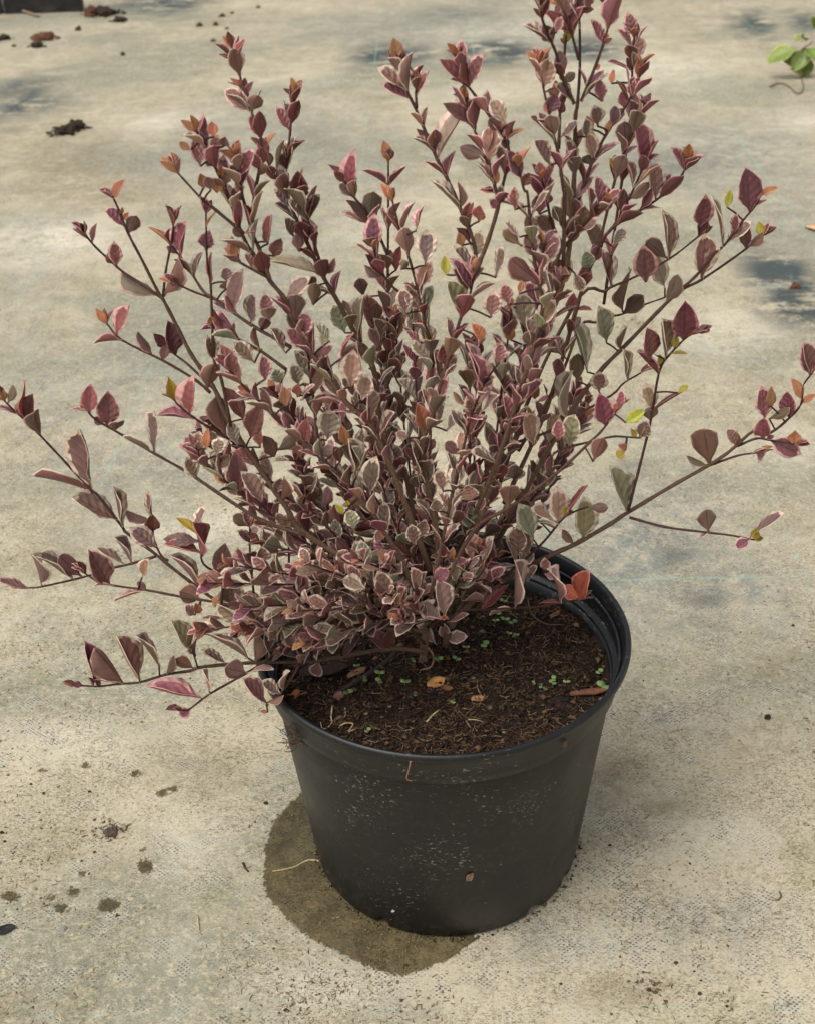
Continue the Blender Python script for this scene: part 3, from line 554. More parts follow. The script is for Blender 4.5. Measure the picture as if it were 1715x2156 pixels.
LV = '''
A 985,180,1015,25,70,o 945,170,880,75,50,p 930,200,840,110,25,r 1040,440,900,260,100,p 1065,460,1145,330,110,u 1005,320,1030,255,30,o 1050,340,1080,295,35,o 745,520,620,440,50,d 785,540,795,395,25,d 985,725,965,545,100,p 940,720,920,630,85,d 1330,1000,1045,815,80,u 1375,990,1490,690,60,u 1460,400,1410,245,40,d 1465,400,1510,240,25,d 1430,560,1430,435,100,p 1545,640,1560,385,140,p 1400,560,1275,412,50,o 1500,650,1410,580,60,d 880,1225,815,1115,60,o 900,1230,935,1125,35,d 1020,1330,1050,1095,120,p 1000,1370,805,1360,40,p 1300,1450,1175,1305,60,u 1360,1410,1300,1320,80,d 1500,1470,1425,1225,110,m 1350,1510,1400,1415,70,d 1440,1500,1380,1450,40,u 1510,890,1440,840,70,d
B 215,390,165,305,50,o 235,400,240,315,35,d 310,530,345,340,75,r 235,530,140,450,35,d 290,760,240,650,45,o 300,740,295,670,30,o 375,740,350,655,45,d 390,770,405,690,40,d 270,740,210,695,25,d 385,960,190,760,130,k 415,940,460,800,120,u 340,830,330,730,60,d 765,800,740,705,50,d 780,840,825,700,55,o 745,800,680,745,35,d 715,1070,630,900,110,p 740,1020,795,940,45,u 700,1490,750,1170,120,g 520,1250,580,1120,50,o 470,1230,410,1150,35,d 500,1250,490,1160,35,o 345,1480,395,1260,100,p 430,1440,430,1295,85,p 460,1480,520,1400,60,u 330,1510,220,1400,70,u 600,1400,560,1290,60,u 640,1400,640,1300,90,p 640,1520,530,1400,80,d 780,1640,790,1460,130,d 790,1560,820,1430,40,o 740,1520,715,1460,40,o 810,1700,810,1620,120,u 90,1340,120,1150,100,k 70,1380,30,1330,110,d 85,1150,70,1030,80,o 170,1230,180,1160,80,d 235,1320,150,1270,60,o 255,1290,300,1200,60,o 150,1480,150,1390,50,o 205,1560,220,1450,50,u 110,1620,120,1540,85,o 60,1600,30,1490,80,u 320,1660,280,1530,60,k 310,1680,250,1590,85,u 1225,1590,1245,1290,135,p 1200,1560,1090,1370,60,d 1190,1530,1100,1450,60,d 1545,1350,1520,1195,80,o 1550,1340,1560,1250,85,u 1510,1590,1370,1415,60,p 1600,1590,1700,1420,50,p 1600,1540,1605,1440,50,d 1640,530,1600,330,100,o 1610,500,1560,425,60,d 1715,860,1530,690,110,p 1650,710,1625,635,50,o
O 1640,1120,1530,1015,60,o 1650,1110,1610,975,50,o 1690,1110,1715,985,30,p 1600,1260,1515,1200,60,o 1690,1400,1640,1180,110,p 1500,1460,1370,1350,60,o 1500,1450,1515,1340,30,d 1715,1580,1690,1465,80,o
C 30,640,40,460,120,m 20,430,95,270,30,o 300,430,310,200,80,r 360,430,340,240,60,r 260,430,250,290,40,r 425,390,500,140,40,k 540,560,570,330,30,r 520,540,515,450,40,d 300,500,250,430,80,u 300,470,420,455,30,r 690,260,600,110,90,b 860,400,730,190,90,b 900,370,980,160,90,b 870,300,860,210,50,u 760,500,690,350,110,b 800,620,790,480,90,u 590,660,640,530,100,d 990,820,600,650,130,G 1010,810,1100,690,50,u 920,930,900,830,80,u 740,1010,870,840,150,b 920,1070,940,900,100,u 785,1210,780,980,140,u 270,660,180,590,50,o 270,680,250,540,80,o 270,690,210,660,50,o 430,800,370,650,50,k 290,1100,290,810,140,k 190,880,190,760,100,b 190,940,150,900,60,u 430,1230,420,990,110,b 540,1180,520,990,110,p 550,1200,545,1090,120,u 545,1270,540,1190,90,u 720,1190,630,1010,90,p 870,1320,870,1150,140,p 880,1440,720,1290,120,p 1190,1310,1110,1100,130,g 1330,1370,1330,1010,90,g 1420,1230,1370,1000,90,p 1430,1250,1460,1060,100,u 1490,1390,1460,1200,110,b 1570,1400,1620,1200,90,b 1350,1010,1310,850,100,u 1440,560,1430,330,120,p 1420,580,1400,500,110,u 1370,430,1180,310,80,k 1430,320,1430,130,140,u 1520,850,1370,660,90,d 1490,880,1360,740,50,u 1620,780,1640,600,80,d 1660,770,1715,710,80,u 1700,1150,1680,950,120,b 1560,1530,1640,1400,110,b 1650,1600,1640,1500,110,u 1600,1750,1600,1530,120,g 1150,1530,1220,1310,80,r 930,1560,1080,1430,90,p 1230,1760,1260,1440,170,k 690,1480,560,1290,90,b 250,1640,160,1420,120,r 430,1560,260,1400,120,b 470,1500,465,1440,40,y 520,1700,500,1510,100,p 40,1580,30,1340,90,b 240,1330,250,1240,45,d 90,1240,60,1170,60,o 100,1260,140,1180,60,d 50,900,60,650,80,d 1060,1380,940,1240,70,g 1000,1420,1040,1280,80,G
D 400,490,335,370,60,o 430,470,455,385,35,d 560,700,610,470,110,p 520,680,500,640,50,o 490,710,370,660,40,d 75,670,75,585,45,o 60,660,25,640,25,d 85,800,160,600,45,p 465,850,465,720,65,o 450,850,390,785,30,d 500,1050,330,880,110,d 550,970,565,830,30,d 535,970,525,890,35,o 275,1300,410,930,120,k 270,1180,240,1100,50,d 195,1300,60,1160,50,b 175,1240,160,1190,30,d 830,1050,710,840,120,k 780,1080,690,1000,80,u 730,1340,700,1080,130,k 850,1180,860,1060,90,p 840,1120,780,1045,40,o 890,1170,965,1065,30,o 860,1290,800,1180,70,d 650,1350,450,1250,100,u 720,1550,610,1380,100,b 770,1550,760,1450,50,o 970,1500,860,1280,110,m 980,1380,1015,1240,50,o 1010,1550,1020,1460,80,d 720,1640,620,1580,40,r 870,1715,900,1590,80,p 1140,130,1120,-60,60,o 1150,150,1190,-60,90,p 1110,150,1060,70,40,d 1210,370,1140,210,110,p 1250,270,1290,140,70,p 1330,360,1350,250,60,y 1310,370,1290,320,30,d 1390,140,1360,-80,120,k 1310,170,1250,-30,80,d 1480,140,1560,80,60,u 1590,340,1540,180,80,p 1670,340,1680,280,50,o 1660,370,1715,320,40,r 1710,30,1690,-90,80,d 1100,550,1010,440,70,o 1100,510,1095,420,40,o 1150,510,1210,400,40,o 1150,720,1190,500,140,k 1120,710,1070,560,70,k 1180,770,1260,735,40,d 1280,700,1270,610,40,y 1360,690,1400,610,70,u 1390,870,1270,700,70,b 1470,860,1640,610,60,b 1620,610,1620,545,45,o 1640,850,1600,670,90,p 1230,930,1250,800,110,m 1170,960,1150,870,50,o 1300,980,1310,870,60,d 1220,1190,1090,1000,80,b 1090,1020,1040,980,40,d 1300,1190,1430,1020,80,b 1200,1390,1070,1190,120,b 1350,1410,1340,1190,100,b 1500,1320,1510,1120,110,k 1530,1390,1530,1300,130,u 1600,1060,1580,900,120,b 1500,1150,1500,1000,90,b 1640,1120,1715,1010,50,o 1560,1090,1510,980,40,o 1150,1450,1110,1370,80,r 1715,1420,1700,1340,50,y 1420,200,1410,20,60,k 1530,60,1500,-60,80,p 1450,100,1450,-60,70,d
E 420,270,240,30,90,b 480,230,455,50,30,u 490,330,520,215,80,r 600,370,610,240,110,r 740,300,700,190,80,p 900,270,900,100,90,p 720,120,630,90,40,r 520,700,600,470,120,c 500,560,420,430,60,d 460,570,430,480,70,o 550,780,400,590,90,b 520,940,410,700,130,p 740,840,810,600,90,b 950,570,810,450,90,u 940,500,820,380,70,b 1080,860,870,690,120,u 1040,700,1010,480,130,b 1110,310,1100,150,110,m 1360,380,1360,110,150,u 1300,400,1230,250,90,u 1190,210,1180,140,80,r 1200,510,1080,340,120,b 1400,530,1590,360,80,k 1640,230,1610,10,100,p 1700,300,1690,100,120,m 1600,600,1500,400,140,b 150,740,160,460,150,b 120,940,190,730,110,k 70,450,110,240,60,p 330,820,310,670,70,y 90,1160,0,960,120,b 170,1190,200,930,90,g 430,1120,370,900,130,g 850,1070,810,910,100,p 940,980,960,870,50,o 700,1180,720,980,140,k 1100,1110,1000,900,120,p 1180,950,1210,820,60,o 1320,940,1310,700,110,r 1200,1160,1200,1050,60,o 1410,1180,1400,990,90,r 1430,1160,1540,1100,50,r 1200,1130,1340,990,30,r 1000,1290,960,990,170,g 640,1370,560,1240,90,R 870,1370,850,1260,80,o 770,1560,780,1400,100,p 650,1700,560,1410,130,p 960,1500,760,1390,80,b 1060,1400,1000,1310,100,u 1290,1490,1200,1380,100,u 1510,1640,1400,1230,120,g 1670,1390,1640,1120,110,g 1690,900,1640,600,110,b 320,1650,400,1500,110,b 260,1600,290,1420,130,m 150,1590,50,1380,130,g 110,1310,80,1200,60,R 160,1380,150,1290,50,y 110,1390,0,1290,60,p 1540,800,1500,640,110,g 1400,800,1470,950,90,b
F 185,310,140,115,100,p 200,300,220,200,60,d 140,630,0,490,70,m 130,560,130,485,55,d 235,650,230,515,80,o 260,540,325,460,40,d 255,640,305,575,25,d 170,810,180,650,70,p 215,760,230,650,60,p 120,840,60,680,50,d 60,900,80,780,70,r 0,700,15,590,50,o 265,950,285,870,60,R 240,970,200,910,30,d 130,1240,110,1030,140,u 270,1320,260,1040,140,p 290,1330,395,1190,40,r 580,1430,500,1255,70,p 650,1330,655,1215,75,o 630,1440,755,1305,40,p 370,1640,370,1390,120,b 385,1630,490,1515,50,u 180,1700,310,1545,60,u 40,1480,40,1380,60,o 1140,1750,1130,1435,150,m 1250,1630,1220,1530,40,d 1270,1640,1385,1575,60,o
G 1210,240,1300,190,30,r 740,420,790,155,150,p 770,470,820,380,90,d 900,550,920,180,110,b 975,250,1000,105,60,y 1010,450,1060,310,80,p 970,560,1150,370,90,b 1090,590,1130,400,90,d 1240,480,1245,375,70,y 1150,640,1280,480,60,u 750,840,780,490,150,b 480,640,480,300,120,b 460,640,300,530,120,u 290,880,270,580,180,p 450,930,370,670,110,g 480,1040,560,830,110,u 90,1140,100,770,150,u 100,1130,260,1000,90,u 10,580,110,430,90,b 610,1340,620,1060,180,m 690,1320,690,1240,50,d 680,1340,810,1280,40,p 430,1500,450,1215,140,b 320,1540,330,1300,120,m 520,1450,545,1325,60,y 550,1520,635,1490,30,y 360,1650,220,1480,90,p 410,1580,410,1500,50,y 380,1500,280,1405,40,k 100,1660,90,1460,100,b 60,1460,130,1260,50,b 1660,1640,1630,1400,120,p
K 310,430,290,250,130,c 330,520,330,440,120,u 380,440,570,310,70,d 560,320,640,260,50,y 120,570,270,470,90,y 215,705,170,625,40,y 240,700,280,560,40,y 20,500,90,380,60,R 120,800,60,760,60,o 110,810,50,860,80,y 110,1300,0,960,110,g 825,890,780,640,190,u 800,930,640,860,45,u 1040,770,980,630,90,k 1060,770,1060,670,50,o 1270,730,1280,545,120,r 1290,720,1365,685,40,r 1290,540,1270,285,110,p 1340,430,1350,290,70,o 1490,490,1480,320,120,m 1330,540,1490,450,70,u 1570,370,1550,220,80,o 1610,410,1715,335,50,o 1540,740,1550,640,100,o 1560,740,1650,725,35,r 1330,740,1570,830,150,p 1200,820,1270,870,90,k 1180,800,1275,780,40,k 1660,140,1640,-80,130,p 825,1460,800,1310,140,u 830,1480,750,1540,30,k 1150,1510,1385,1310,130,b 1200,1530,1220,1460,70,y 1230,1540,1275,1540,50,y 1150,1560,1050,1625,90,p 250,690,300,560,120,b
H 190,540,210,235,40,r 220,560,260,350,150,d 330,660,270,470,110,u 150,520,0,430,50,p 60,370,20,300,60,o 90,400,110,260,50,u 780,490,760,270,100,r 920,580,910,330,160,m 730,450,690,390,60,o 720,490,600,450,40,p 960,640,990,560,120,u 890,590,800,530,70,d 1470,370,1430,215,90,y 1455,370,1375,320,25,d 1640,490,1590,220,130,p 1620,540,1325,465,110,p 1300,780,1310,490,30,b 1320,850,1050,710,40,b 1715,900,1520,765,70,p 1715,1020,1570,870,120,b 795,1080,710,650,110,b 770,1160,330,970,70,b 960,1420,640,1210,180,b 1030,1410,960,1130,90,b 1250,1380,1060,1330,50,u 1270,1340,1270,1160,70,b 1290,1500,1280,1350,110,d 1340,1630,1130,1470,140,b 1620,1480,1490,1380,80,y 1690,1690,1680,1430,90,r 1640,1680,1415,1570,90,r 1620,1600,1390,1550,110,d 1690,1450,1690,1290,50,b
L 1090,250,1000,50,40,b 1050,260,820,130,110,b 920,400,760,170,160,p 650,380,370,190,120,b 660,380,490,210,110,u 340,450,310,190,30,b 230,470,0,420,80,p 950,430,800,430,40,k 1200,380,1240,240,80,k 1230,480,1160,420,50,u 1200,520,970,550,60,k 1690,450,1510,190,150,b 1715,570,1530,500,150,u 1640,700,1570,630,80,k 1680,680,1650,600,60,o 820,1250,740,940,120,m 1050,1240,830,990,140,u 1160,1230,1010,900,140,b 1060,1270,820,1230,80,k 690,1290,610,1280,50,d 800,1260,760,1230,30,d 1340,1130,1180,880,80,b 1370,1180,1470,1050,70,u 1650,1160,1470,1080,100,u 1620,1000,1480,770,110,g 1640,1050,1640,790,50,b 1700,1390,1270,1300,140,p 1600,1490,1520,1550,90,p
M 210,390,180,120,150,d 390,390,370,170,140,u 490,260,490,140,110,k 250,600,230,410,190,b 560,570,510,330,130,b 640,400,590,240,100,b 680,680,500,570,130,u 480,640,340,520,150,u 290,670,410,580,60,u 110,650,80,560,110,o 850,550,820,355,110,b 780,510,640,470,90,p 920,560,920,390,80,u 860,400,850,270,70,m 310,870,240,770,120,d 330,870,390,760,30,u 400,1080,60,840,150,b 190,1080,0,1000,90,b 420,1080,470,840,100,u 560,1000,510,790,110,b 620,920,530,760,100,b 760,980,690,830,120,k 900,970,860,790,150,p 850,1030,620,960,70,b 900,1000,1030,880,80,u 910,1000,900,960,50,o 800,1110,830,1040,70,u 370,1190,190,1140,150,u 390,1190,560,1120,60,k 1000,1110,940,1210,110,k 1160,820,1130,680,50,b 1180,850,1230,690,60,b 1140,940,1140,790,50,b 1200,900,1240,820,80,b 1500,960,1380,850,90,r 1460,850,1400,740,90,b 1530,970,1570,840,90,d 1190,1000,1290,890,90,d 1360,480,1180,400,120,c 1640,560,1390,330,150,p 1660,620,1680,490,50,o 1640,620,1590,530,50,o 1440,290,1290,100,150,c 1340,260,1345,170,40,o 1220,260,1140,170,110,k 1090,90,1110,-60,70,r 1060,210,1190,80,60,u 1050,200,900,30,130,b 700,190,480,100,50,u 680,1320,700,1170,30,c 530,1430,340,1250,110,p 620,1330,490,1260,110,b 500,1480,670,1395,50,u 530,1500,540,1470,30,y 540,1520,480,1510,30,o 40,1350,20,1170,50,k 1250,590,1120,590,40,k 1050,760,950,800,60,k 300,740,0,715,60,k 730,720,560,740,80,r 790,650,720,620,60,k 1060,700,920,640,150,u 1300,720,1440,640,60,u
N 860,590,900,260,150,k 890,260,850,80,100,k 930,200,930,-30,140,b 920,250,1050,180,100,b 1000,410,1080,290,80,b 640,310,690,50,80,c 655,300,650,230,60,R 1170,330,1150,235,80,k 1150,350,1245,380,60,k 1245,570,1255,300,40,k 1440,550,1500,345,130,R 1440,560,1290,470,110,R 1300,600,1120,580,40,d 890,650,700,685,30,k 410,430,380,270,80,c 440,420,540,350,90,k 90,340,80,110,130,c 40,640,230,480,90,k 280,690,260,420,140,k 280,760,110,610,150,k 340,780,500,690,60,k 290,760,140,700,60,k 310,930,300,780,80,k 330,920,490,880,100,k 320,740,310,700,60,R 440,560,390,480,90,k 560,600,570,410,190,b 640,590,830,450,110,d 860,270,700,310,60,k 230,400,330,330,110,m 240,950,80,800,60,k 90,500,60,320,70,k
J 1650,570,1620,350,150,m 1260,1400,1270,1140,150,k 1360,1370,1490,1110,90,r 1320,1350,1325,1285,50,y 1440,1540,1490,1230,150,g 1520,1280,1680,1290,70,u 1270,1410,1050,1300,90,k 1060,1560,960,1280,140,g 1390,1590,1310,1480,60,u 1100,1400,1230,1460,40,c 880,1080,900,930,150,b 870,1260,870,1080,150,u 1330,520,1320,170,130,g 1430,230,1430,0,110,u 1610,310,1610,150,130,b 1070,370,1060,215,90,o 1080,400,1200,350,50,r 1060,760,990,500,140,k 1140,740,1180,500,120,g 1270,720,1270,560,100,p 1370,750,1400,520,120,g 880,390,690,100,120,b 120,600,90,430,110,R 330,640,450,490,40,k 520,520,520,370,120,b 610,500,730,330,70,b 490,440,390,320,40,u 620,240,690,190,80,u 640,280,560,10,130,p 730,920,560,800,80,b 540,1220,500,1100,140,k 500,1450,490,1270,110,g 590,1300,640,1210,70,k 210,1380,80,1210,60,b 260,1320,240,1225,100,b 280,1440,280,1340,100,u 110,1590,150,1400,110,k 450,840,320,740,80,u 100,1070,80,760,100,b 200,1060,190,900,100,g 1000,1640,900,1470,130,b 1560,900,1640,700,120,u 60,1600,30,1440,110,b 380,1130,420,930,90,b 300,1150,260,980,90,b 760,560,760,420,70,b 250,620,290,430,110,g 440,650,360,470,110,b
I 1240,270,1260,-10,170,k 1330,380,1380,180,140,k 1440,590,1390,310,140,g 1500,500,1500,270,90,g 1500,720,1610,500,80,b 1715,700,1630,660,80,k 1180,420,910,370,100,k 1050,720,1060,470,180,g 340,540,200,290,120,d 420,390,220,370,70,k 400,690,460,450,150,d 160,670,90,360,140,u 40,290,90,80,150,u 330,330,290,270,70,o 480,780,470,630,50,r 290,760,220,580,100,g 20,790,30,640,70,o 100,850,150,710,110,b 400,860,240,820,80,r 600,850,520,700,110,d 620,800,770,690,90,u 880,740,870,560,110,r 690,430,680,280,100,o 790,350,790,260,80,r 820,380,910,250,30,k 930,880,1110,810,100,u 720,890,600,880,50,k 290,1100,270,830,140,d 80,930,210,850,60,u 490,1240,360,1000,130,b 560,1190,650,1050,90,b 650,1220,700,1040,70,u 1000,1280,1060,1130,90,u 1180,1340,1120,1270,50,y 1210,1280,1215,1230,35,y 1280,1030,1210,720,100,b 1290,1020,1400,800,60,b 1400,1190,1420,890,130,b 1590,1250,1570,1040,130,p 1650,1220,1660,1160,50,o 1270,1470,1230,1320,110,g 900,1490,900,1280,160,b 390,1460,260,1360,90,u 350,1600,290,1490,70,b 420,1550,460,1460,70,k 720,1450,620,1340,90,k 800,260,760,90,110,b 650,240,600,130,100,g 1150,900,1100,780,90,d 1200,760,1160,600,80,o 1320,960,1290,780,90,g 1250,1200,1150,1080,90,m 880,1200,950,1010,110,g 840,1200,790,1090,90,u 1360,1260,1240,1220,100,u 1500,1560,1460,1490,130,k 1700,1090,1560,960,90,g
'''
lr = random.Random(23)
def catmull(P, per=5):
    P = np.asarray(P, float); out = []
    Q = np.vstack([2 * P[0] - P[1], P, 2 * P[-1] - P[-2]])
    for i in range(1, len(Q) - 2):
        for k in range(per):
            t = k / per; p0, p1, p2, p3 = Q[i - 1], Q[i], Q[i + 1], Q[i + 2]
            out.append(.5 * (2 * p1 + (p2 - p0) * t + (2 * p0 - 5 * p1 + 4 * p2 - p3) * t * t + (3 * p1 - p0 - 3 * p2 + p3) * t ** 3))
    out.append(P[-1]); return np.array(out)
class Br: pass
branches = []
def add_branch(P3, r0, auto, r1=.55, trunk=False):
    b = Br(); b.P = catmull(P3, 4); b.px = proj(b.P); n = len(b.P)
    b.r = np.linspace(r0, min(r0, r1), n) / 1000; b.auto = auto; b.extra = []; b.leaves = []; b.r0 = r0
    branches.append(b); return b
for line_ in BR.strip().splitlines():
    head, path = line_.split('|'); d0, d1, r0, au = [float(q) for q in head.split()]
    px, tile = [], None
    for tok in path.split():
        if ',' not in tok: tile = tok
        else: px.append(tz(tile, *[float(q) for q in tok.split(',')]))
    ds = np.concatenate([[0], np.cumsum(np.hypot(*np.diff(np.array(px), axis=0).T))]); ds /= ds[-1]
    wv = lr.uniform(0, 6); am = .006 if len(px) > 4 else .003
    P3 = [on_y(x, y, d0 + (d1 - d0) * s + am * math.sin(s * 5 + wv) * s) for (x, y), s in zip(px, ds)]
    add_branch(P3, r0, int(au))
branches[0].P[0][2] = branches[1].P[0][2] = SOIL_Z - .004
n_traced = len(branches)
allpx = np.vstack([b.px for b in branches]); bid = np.concatenate([[i] * len(b.P) for i, b in enumerate(branches)]); pid = np.concatenate([np.arange(len(b.P)) for b in branches])
leaves = []
tocam = -FW
def orient(a, B, w_ratio, code, r):
    c = CAM - B; c /= np.linalg.norm(c); ref = c * .8 + np.array([0, 0, .35]) + np.array([r.uniform(-.25, .25) for _ in range(3)])
    if code == 'u': ref = -c + np.array([0, 0, .25]) + np.array([r.uniform(-.2, .2) for _ in range(3)])
    n = ref - a * (ref @ a); n /= np.linalg.norm(n)
    th = math.acos(min(1, max(.12, w_ratio))); sgn = 1 if r.random() < .5 else -1
    s = np.cross(a, n); n1 = n * math.cos(th) + s * math.sin(th) * sgn; n2 = n * math.cos(th) - s * math.sin(th) * sgn
    return n1 if (n1[2] > n2[2]) == (code != 'u') else n2
for line_ in LV.strip().splitlines():
    tile, *toks = line_.split()
    for tok in toks:
        q = tok.split(','); x0, y0, x1, y1, wd = [float(v) for v in q[:5]]; code = q[5]
        b = np.array(tz(tile, x0, y0)); t = np.array(tz(tile, x1, y1)); wd = wd * 1.20 / 2.988 / 1.3388; t = b + (t - b) * 1.08
        dist = np.hypot(*(allpx - b).T); k = int(np.argmin(dist)); br = branches[bid[k]]
        P0 = br.P[pid[k]]; dep = P0[1] + (lr.uniform(-.012, .0) if dist[k] > 12 else 0)
        if dist[k] < 17: b = allpx[k]; dep = P0[1]
        B = on_y(b[0], b[1], dep); Lpx = np.hypot(*(t - b)); sc_ = np.linalg.norm(on_y(b[0] + 1, b[1], dep) - B)
        Lm = Lpx * sc_
        T = on_y(t[0], t[1], dep + Lm * lr.uniform(-.38, .30))
        L3 = np.linalg.norm(T - B); a = (T - B) / L3
        wm = wd * sc_; real = max(wm, L3 * (.44 if code in 'oyd' else .54)); real = min(real, .75 * L3) if real > wm else real
        lf = make_leaf(B, T, max(real, wm), code, orient(a, B, wm / max(real, wm), code, lr), lr); lf.br = bid[k]
        leaves.append(lf); br.leaves.append(lf)
        if dist[k] >= 17:      # a short twig joins the leaf to its branch
            mid = (P0 + B) / 2 + np.array([0, 0, .04 * np.linalg.norm(B - P0)]); br.extra.append((catmull([P0, mid, B], 4), .0006))

# inner shoots that fill the crown
def in_poly(x, y, poly):
    c = False
    for i in range(len(poly)):
        (ax, ay), (bx, by) = poly[i], poly[i - 1]
        if (ay > y) != (by > y) and x < (bx - ax) * (y - ay) / (by - ay) + ax: c = not c
    return c
crown = [(400, 820), (440, 700), (560, 600), (700, 700), (800, 640), (980, 560), (1180, 560), (1300, 700), (1270, 900), (1180, 1040), (1080, 1140), (900, 1200), (640, 1180), (480, 1050), (420, 900)]
hub = on_y(930, 1250, .0)
for i in range(38):
    while 1:
        x, y = lr.uniform(400, 1320), lr.uniform(540, 1200)
        if in_poly(x, y, crown): break
    d = lr.uniform(-.02, .11); T = on_y(x, y, d); st = hub + np.array([lr.uniform(-.02, .02), d * .25, lr.uniform(-.01, .05)])
    mid = st * .5 + T * .5 + np.array([(T[0] - st[0]) * .12, d * .15, -.012 + lr.uniform(-.01, .01)])
    add_branch([st, st * .75 + mid * .25, mid, mid * .45 + T * .55, T], lr.uniform(.9, 1.2), 2)
for i in range(34):       # low skirt over the rim of the pot
    x = lr.uniform(420, 1060); y = lr.uniform(1140, 1385 if x < 900 else 1290); d = lr.uniform(-.095, -.02) if x < 900 else lr.uniform(-.04, .03)
    T = on_y(x, y, d); st = hub + np.array([0, 0, -.018 + lr.uniform(-.01, .012)])
    if np.linalg.norm(T - st) < .03: continue
    add_branch([st, st * .6 + T * .4 + np.array([0, 0, .006]), T], lr.uniform(.8, 1.0), 2)
for bi, b in enumerate(branches):
    if not b.auto and bi < n_traced and b.px[:, 1].mean() < 620 and 430 < b.px[:, 0].mean() < 1400: b.auto = 3
    if not b.auto: continue
    seg = np.concatenate([[0], np.cumsum(np.linalg.norm(np.diff(b.P, axis=0), axis=1))]); tot = seg[-1]; s = tot; k = 0; az = lr.uniform(0, 3.14)
    lo = (.35 if b.P[-1][2] < .27 else .12) if b.auto == 2 else .25 if b.auto == 1 else .12
    while s > tot * lo:
        j = min(len(b.P) - 2, int(np.searchsorted(seg, s)) - 1); j = max(0, j); f = (s - seg[j]) / (seg[j + 1] - seg[j] + 1e-9); B = b.P[j] * (1 - f) + b.P[j + 1] * f
        ax = b.P[j + 1] - b.P[j]; ax /= np.linalg.norm(ax); u1 = np.cross(ax, [.3, .2, .9]); u1 /= np.linalg.norm(u1); u2 = np.cross(ax, u1)
        depthback = B[1] > .02
        if b.auto == 3 and k > 1 and lr.random() < .35: s -= .012; az += math.pi / 2; continue
        if b.auto == 1 and (lambda q: q < 300 or (q < 660 and lr.random() < .45))(proj(B)[1]): s -= .012; k = max(k, 3); continue
        for side in (0, 1):
            an = az + math.pi * side + lr.uniform(-.3, .3); out = math.cos(an) * u1 + math.sin(an) * u2; op = lr.uniform(.35, .80)
            a = ax * math.cos(op) + out * math.sin(op) + np.array([0, 0, .25]); a /= np.linalg.norm(a)
            Lf = [.009, .014, .019][min(k, 2)] * lr.uniform(.8, 1.2) if k < 3 else (lr.uniform(.011, .018) if b.auto == 3 else (lr.uniform(.018, .027) if b.P[-1][2] < .27 else lr.uniform(.013, .0215)))
            if b.auto == 3: op *= .8
            code = lr.choice('ooddp') if k == 0 else lr.choice('ppdku') if k == 1 else lr.choice('kkkkbbcgp') if b.P[-1][2] < .30 and not depthback else lr.choice('ppddkub') if b.auto == 3 else lr.choice('bbbkkkpppgud') if not depthback else lr.choice('bbbguuupd')
            if B[2] + a[2] * Lf < SOIL_Z + .006: continue
            W = Lf * lr.uniform(.44, .58); nn = -out * math.cos(op) + ax * math.sin(op) + np.array([lr.uniform(-.3, .3) for _ in range(3)]) + np.array([0, 0, .3])
            lf = make_leaf(B + a * .001, B + a * Lf, W, code, nn, lr); lf.br = bi; leaves.append(lf); b.leaves.append(lf)
        az += math.pi / 2; s -= (.007 if k == 0 else .010 if k == 1 else (lr.uniform(.014, .020) if b.auto == 3 else lr.uniform(.010, .016))); k += 1
# small leaves and buds closing the shoot tips that carry none yet
for bi, b in enumerate(branches):
    tip = b.P[-1]; ax = b.P[-1] - b.P[-2]; ax /= np.linalg.norm(ax)
    if b.r0 > 2.6 or sum(np.linalg.norm(np.asarray(l.V[0]) - tip) < .008 for l in b.leaves) > 2: continue
    for q in (-1, 1, .2):
        a = ax + RT * q * .40 + np.array([0, 0, .2]); a /= np.linalg.norm(a); Lf = lr.uniform(.007, .012)
        lf = make_leaf(tip, tip + a * Lf, Lf * .5, lr.choice('oddp'), orient(a, tip, lr.uniform(.5, 1), 'o', lr), lr); lf.br = bi; leaves.append(lf); b.leaves.append(lf)

# which leaves show largest from the front
VV, FF, own, o_ = [], [], [], 0
for li, l in enumerate(leaves):
    VV += [tuple(v) for v in l.V]; FF += [tuple(q + o_ for q in f) for f in l.F]; own += [li] * len(l.F); o_ += len(l.V)
bvh = BVHTree.FromPolygons(VV, FF)
score = []
camv = Vector(CAM)
for li, l in enumerate(leaves):
    vis = 0
    for m in l.mid:
        d = Vector(m) - camv; h = bvh.ray_cast(camv, d.normalized())
        if h[2] is not None and own[h[2]] == li: vis += 1
    score.append(l.area * (.15 + abs(l.n @ FW)) * vis)
best = set(np.argsort(score)[::-1][:300].tolist())

shrub = empty('shrub', (0, 0, 0)); tag(shrub, 'bushy shrub with small cream-edged purple-brown leaves and reddish shoots growing in the black pot', 'shrub')
tan, dark = lin(112, 88, 70), lin(66, 40, 38)
bobj = []
for bi, b in enumerate(branches):
    V, Fc, C = [], [], []; n = len(b.P)
    cols = [lerp(tan, dark, min(1, max(0, 1.35 - b.r[i] * 1000 / 1.5))) for i in range(n)]
    rad = [b.r[i] * (1 + .10 * math.sin(i * 2.1)) for i in range(n)]
    tube(V, Fc, C, b.P, rad, 8, cols)
    for (P, r) in b.extra: tube(V, Fc, C, P, r, 5, dark)
    bobj.append(mesh_obj('branch', V, Fc, M_BARK, shrub, attrs=dict(ccol=('FLOAT_COLOR', C))))
rest = []
for li, l in enumerate(leaves):
    if li in best: mesh_obj('leaf', l.V, l.F, [M_UP, M_UN], bobj[l.br], l.mi, attrs=leaf_attrs([l]))
    else: rest.append(l)
V, Fc, mi = [], [], []
for l in rest:
    o_ = len(V); V += l.V; Fc += [tuple(q + o_ for q in f) for f in l.F]; mi += l.mi
fol = mesh_obj('foliage', V, Fc, [M_UP, M_UN], shrub, mi, attrs=leaf_attrs(rest)); fol['kind'] = 'stuff'
print('leaves', len(leaves), 'branches', len(branches))

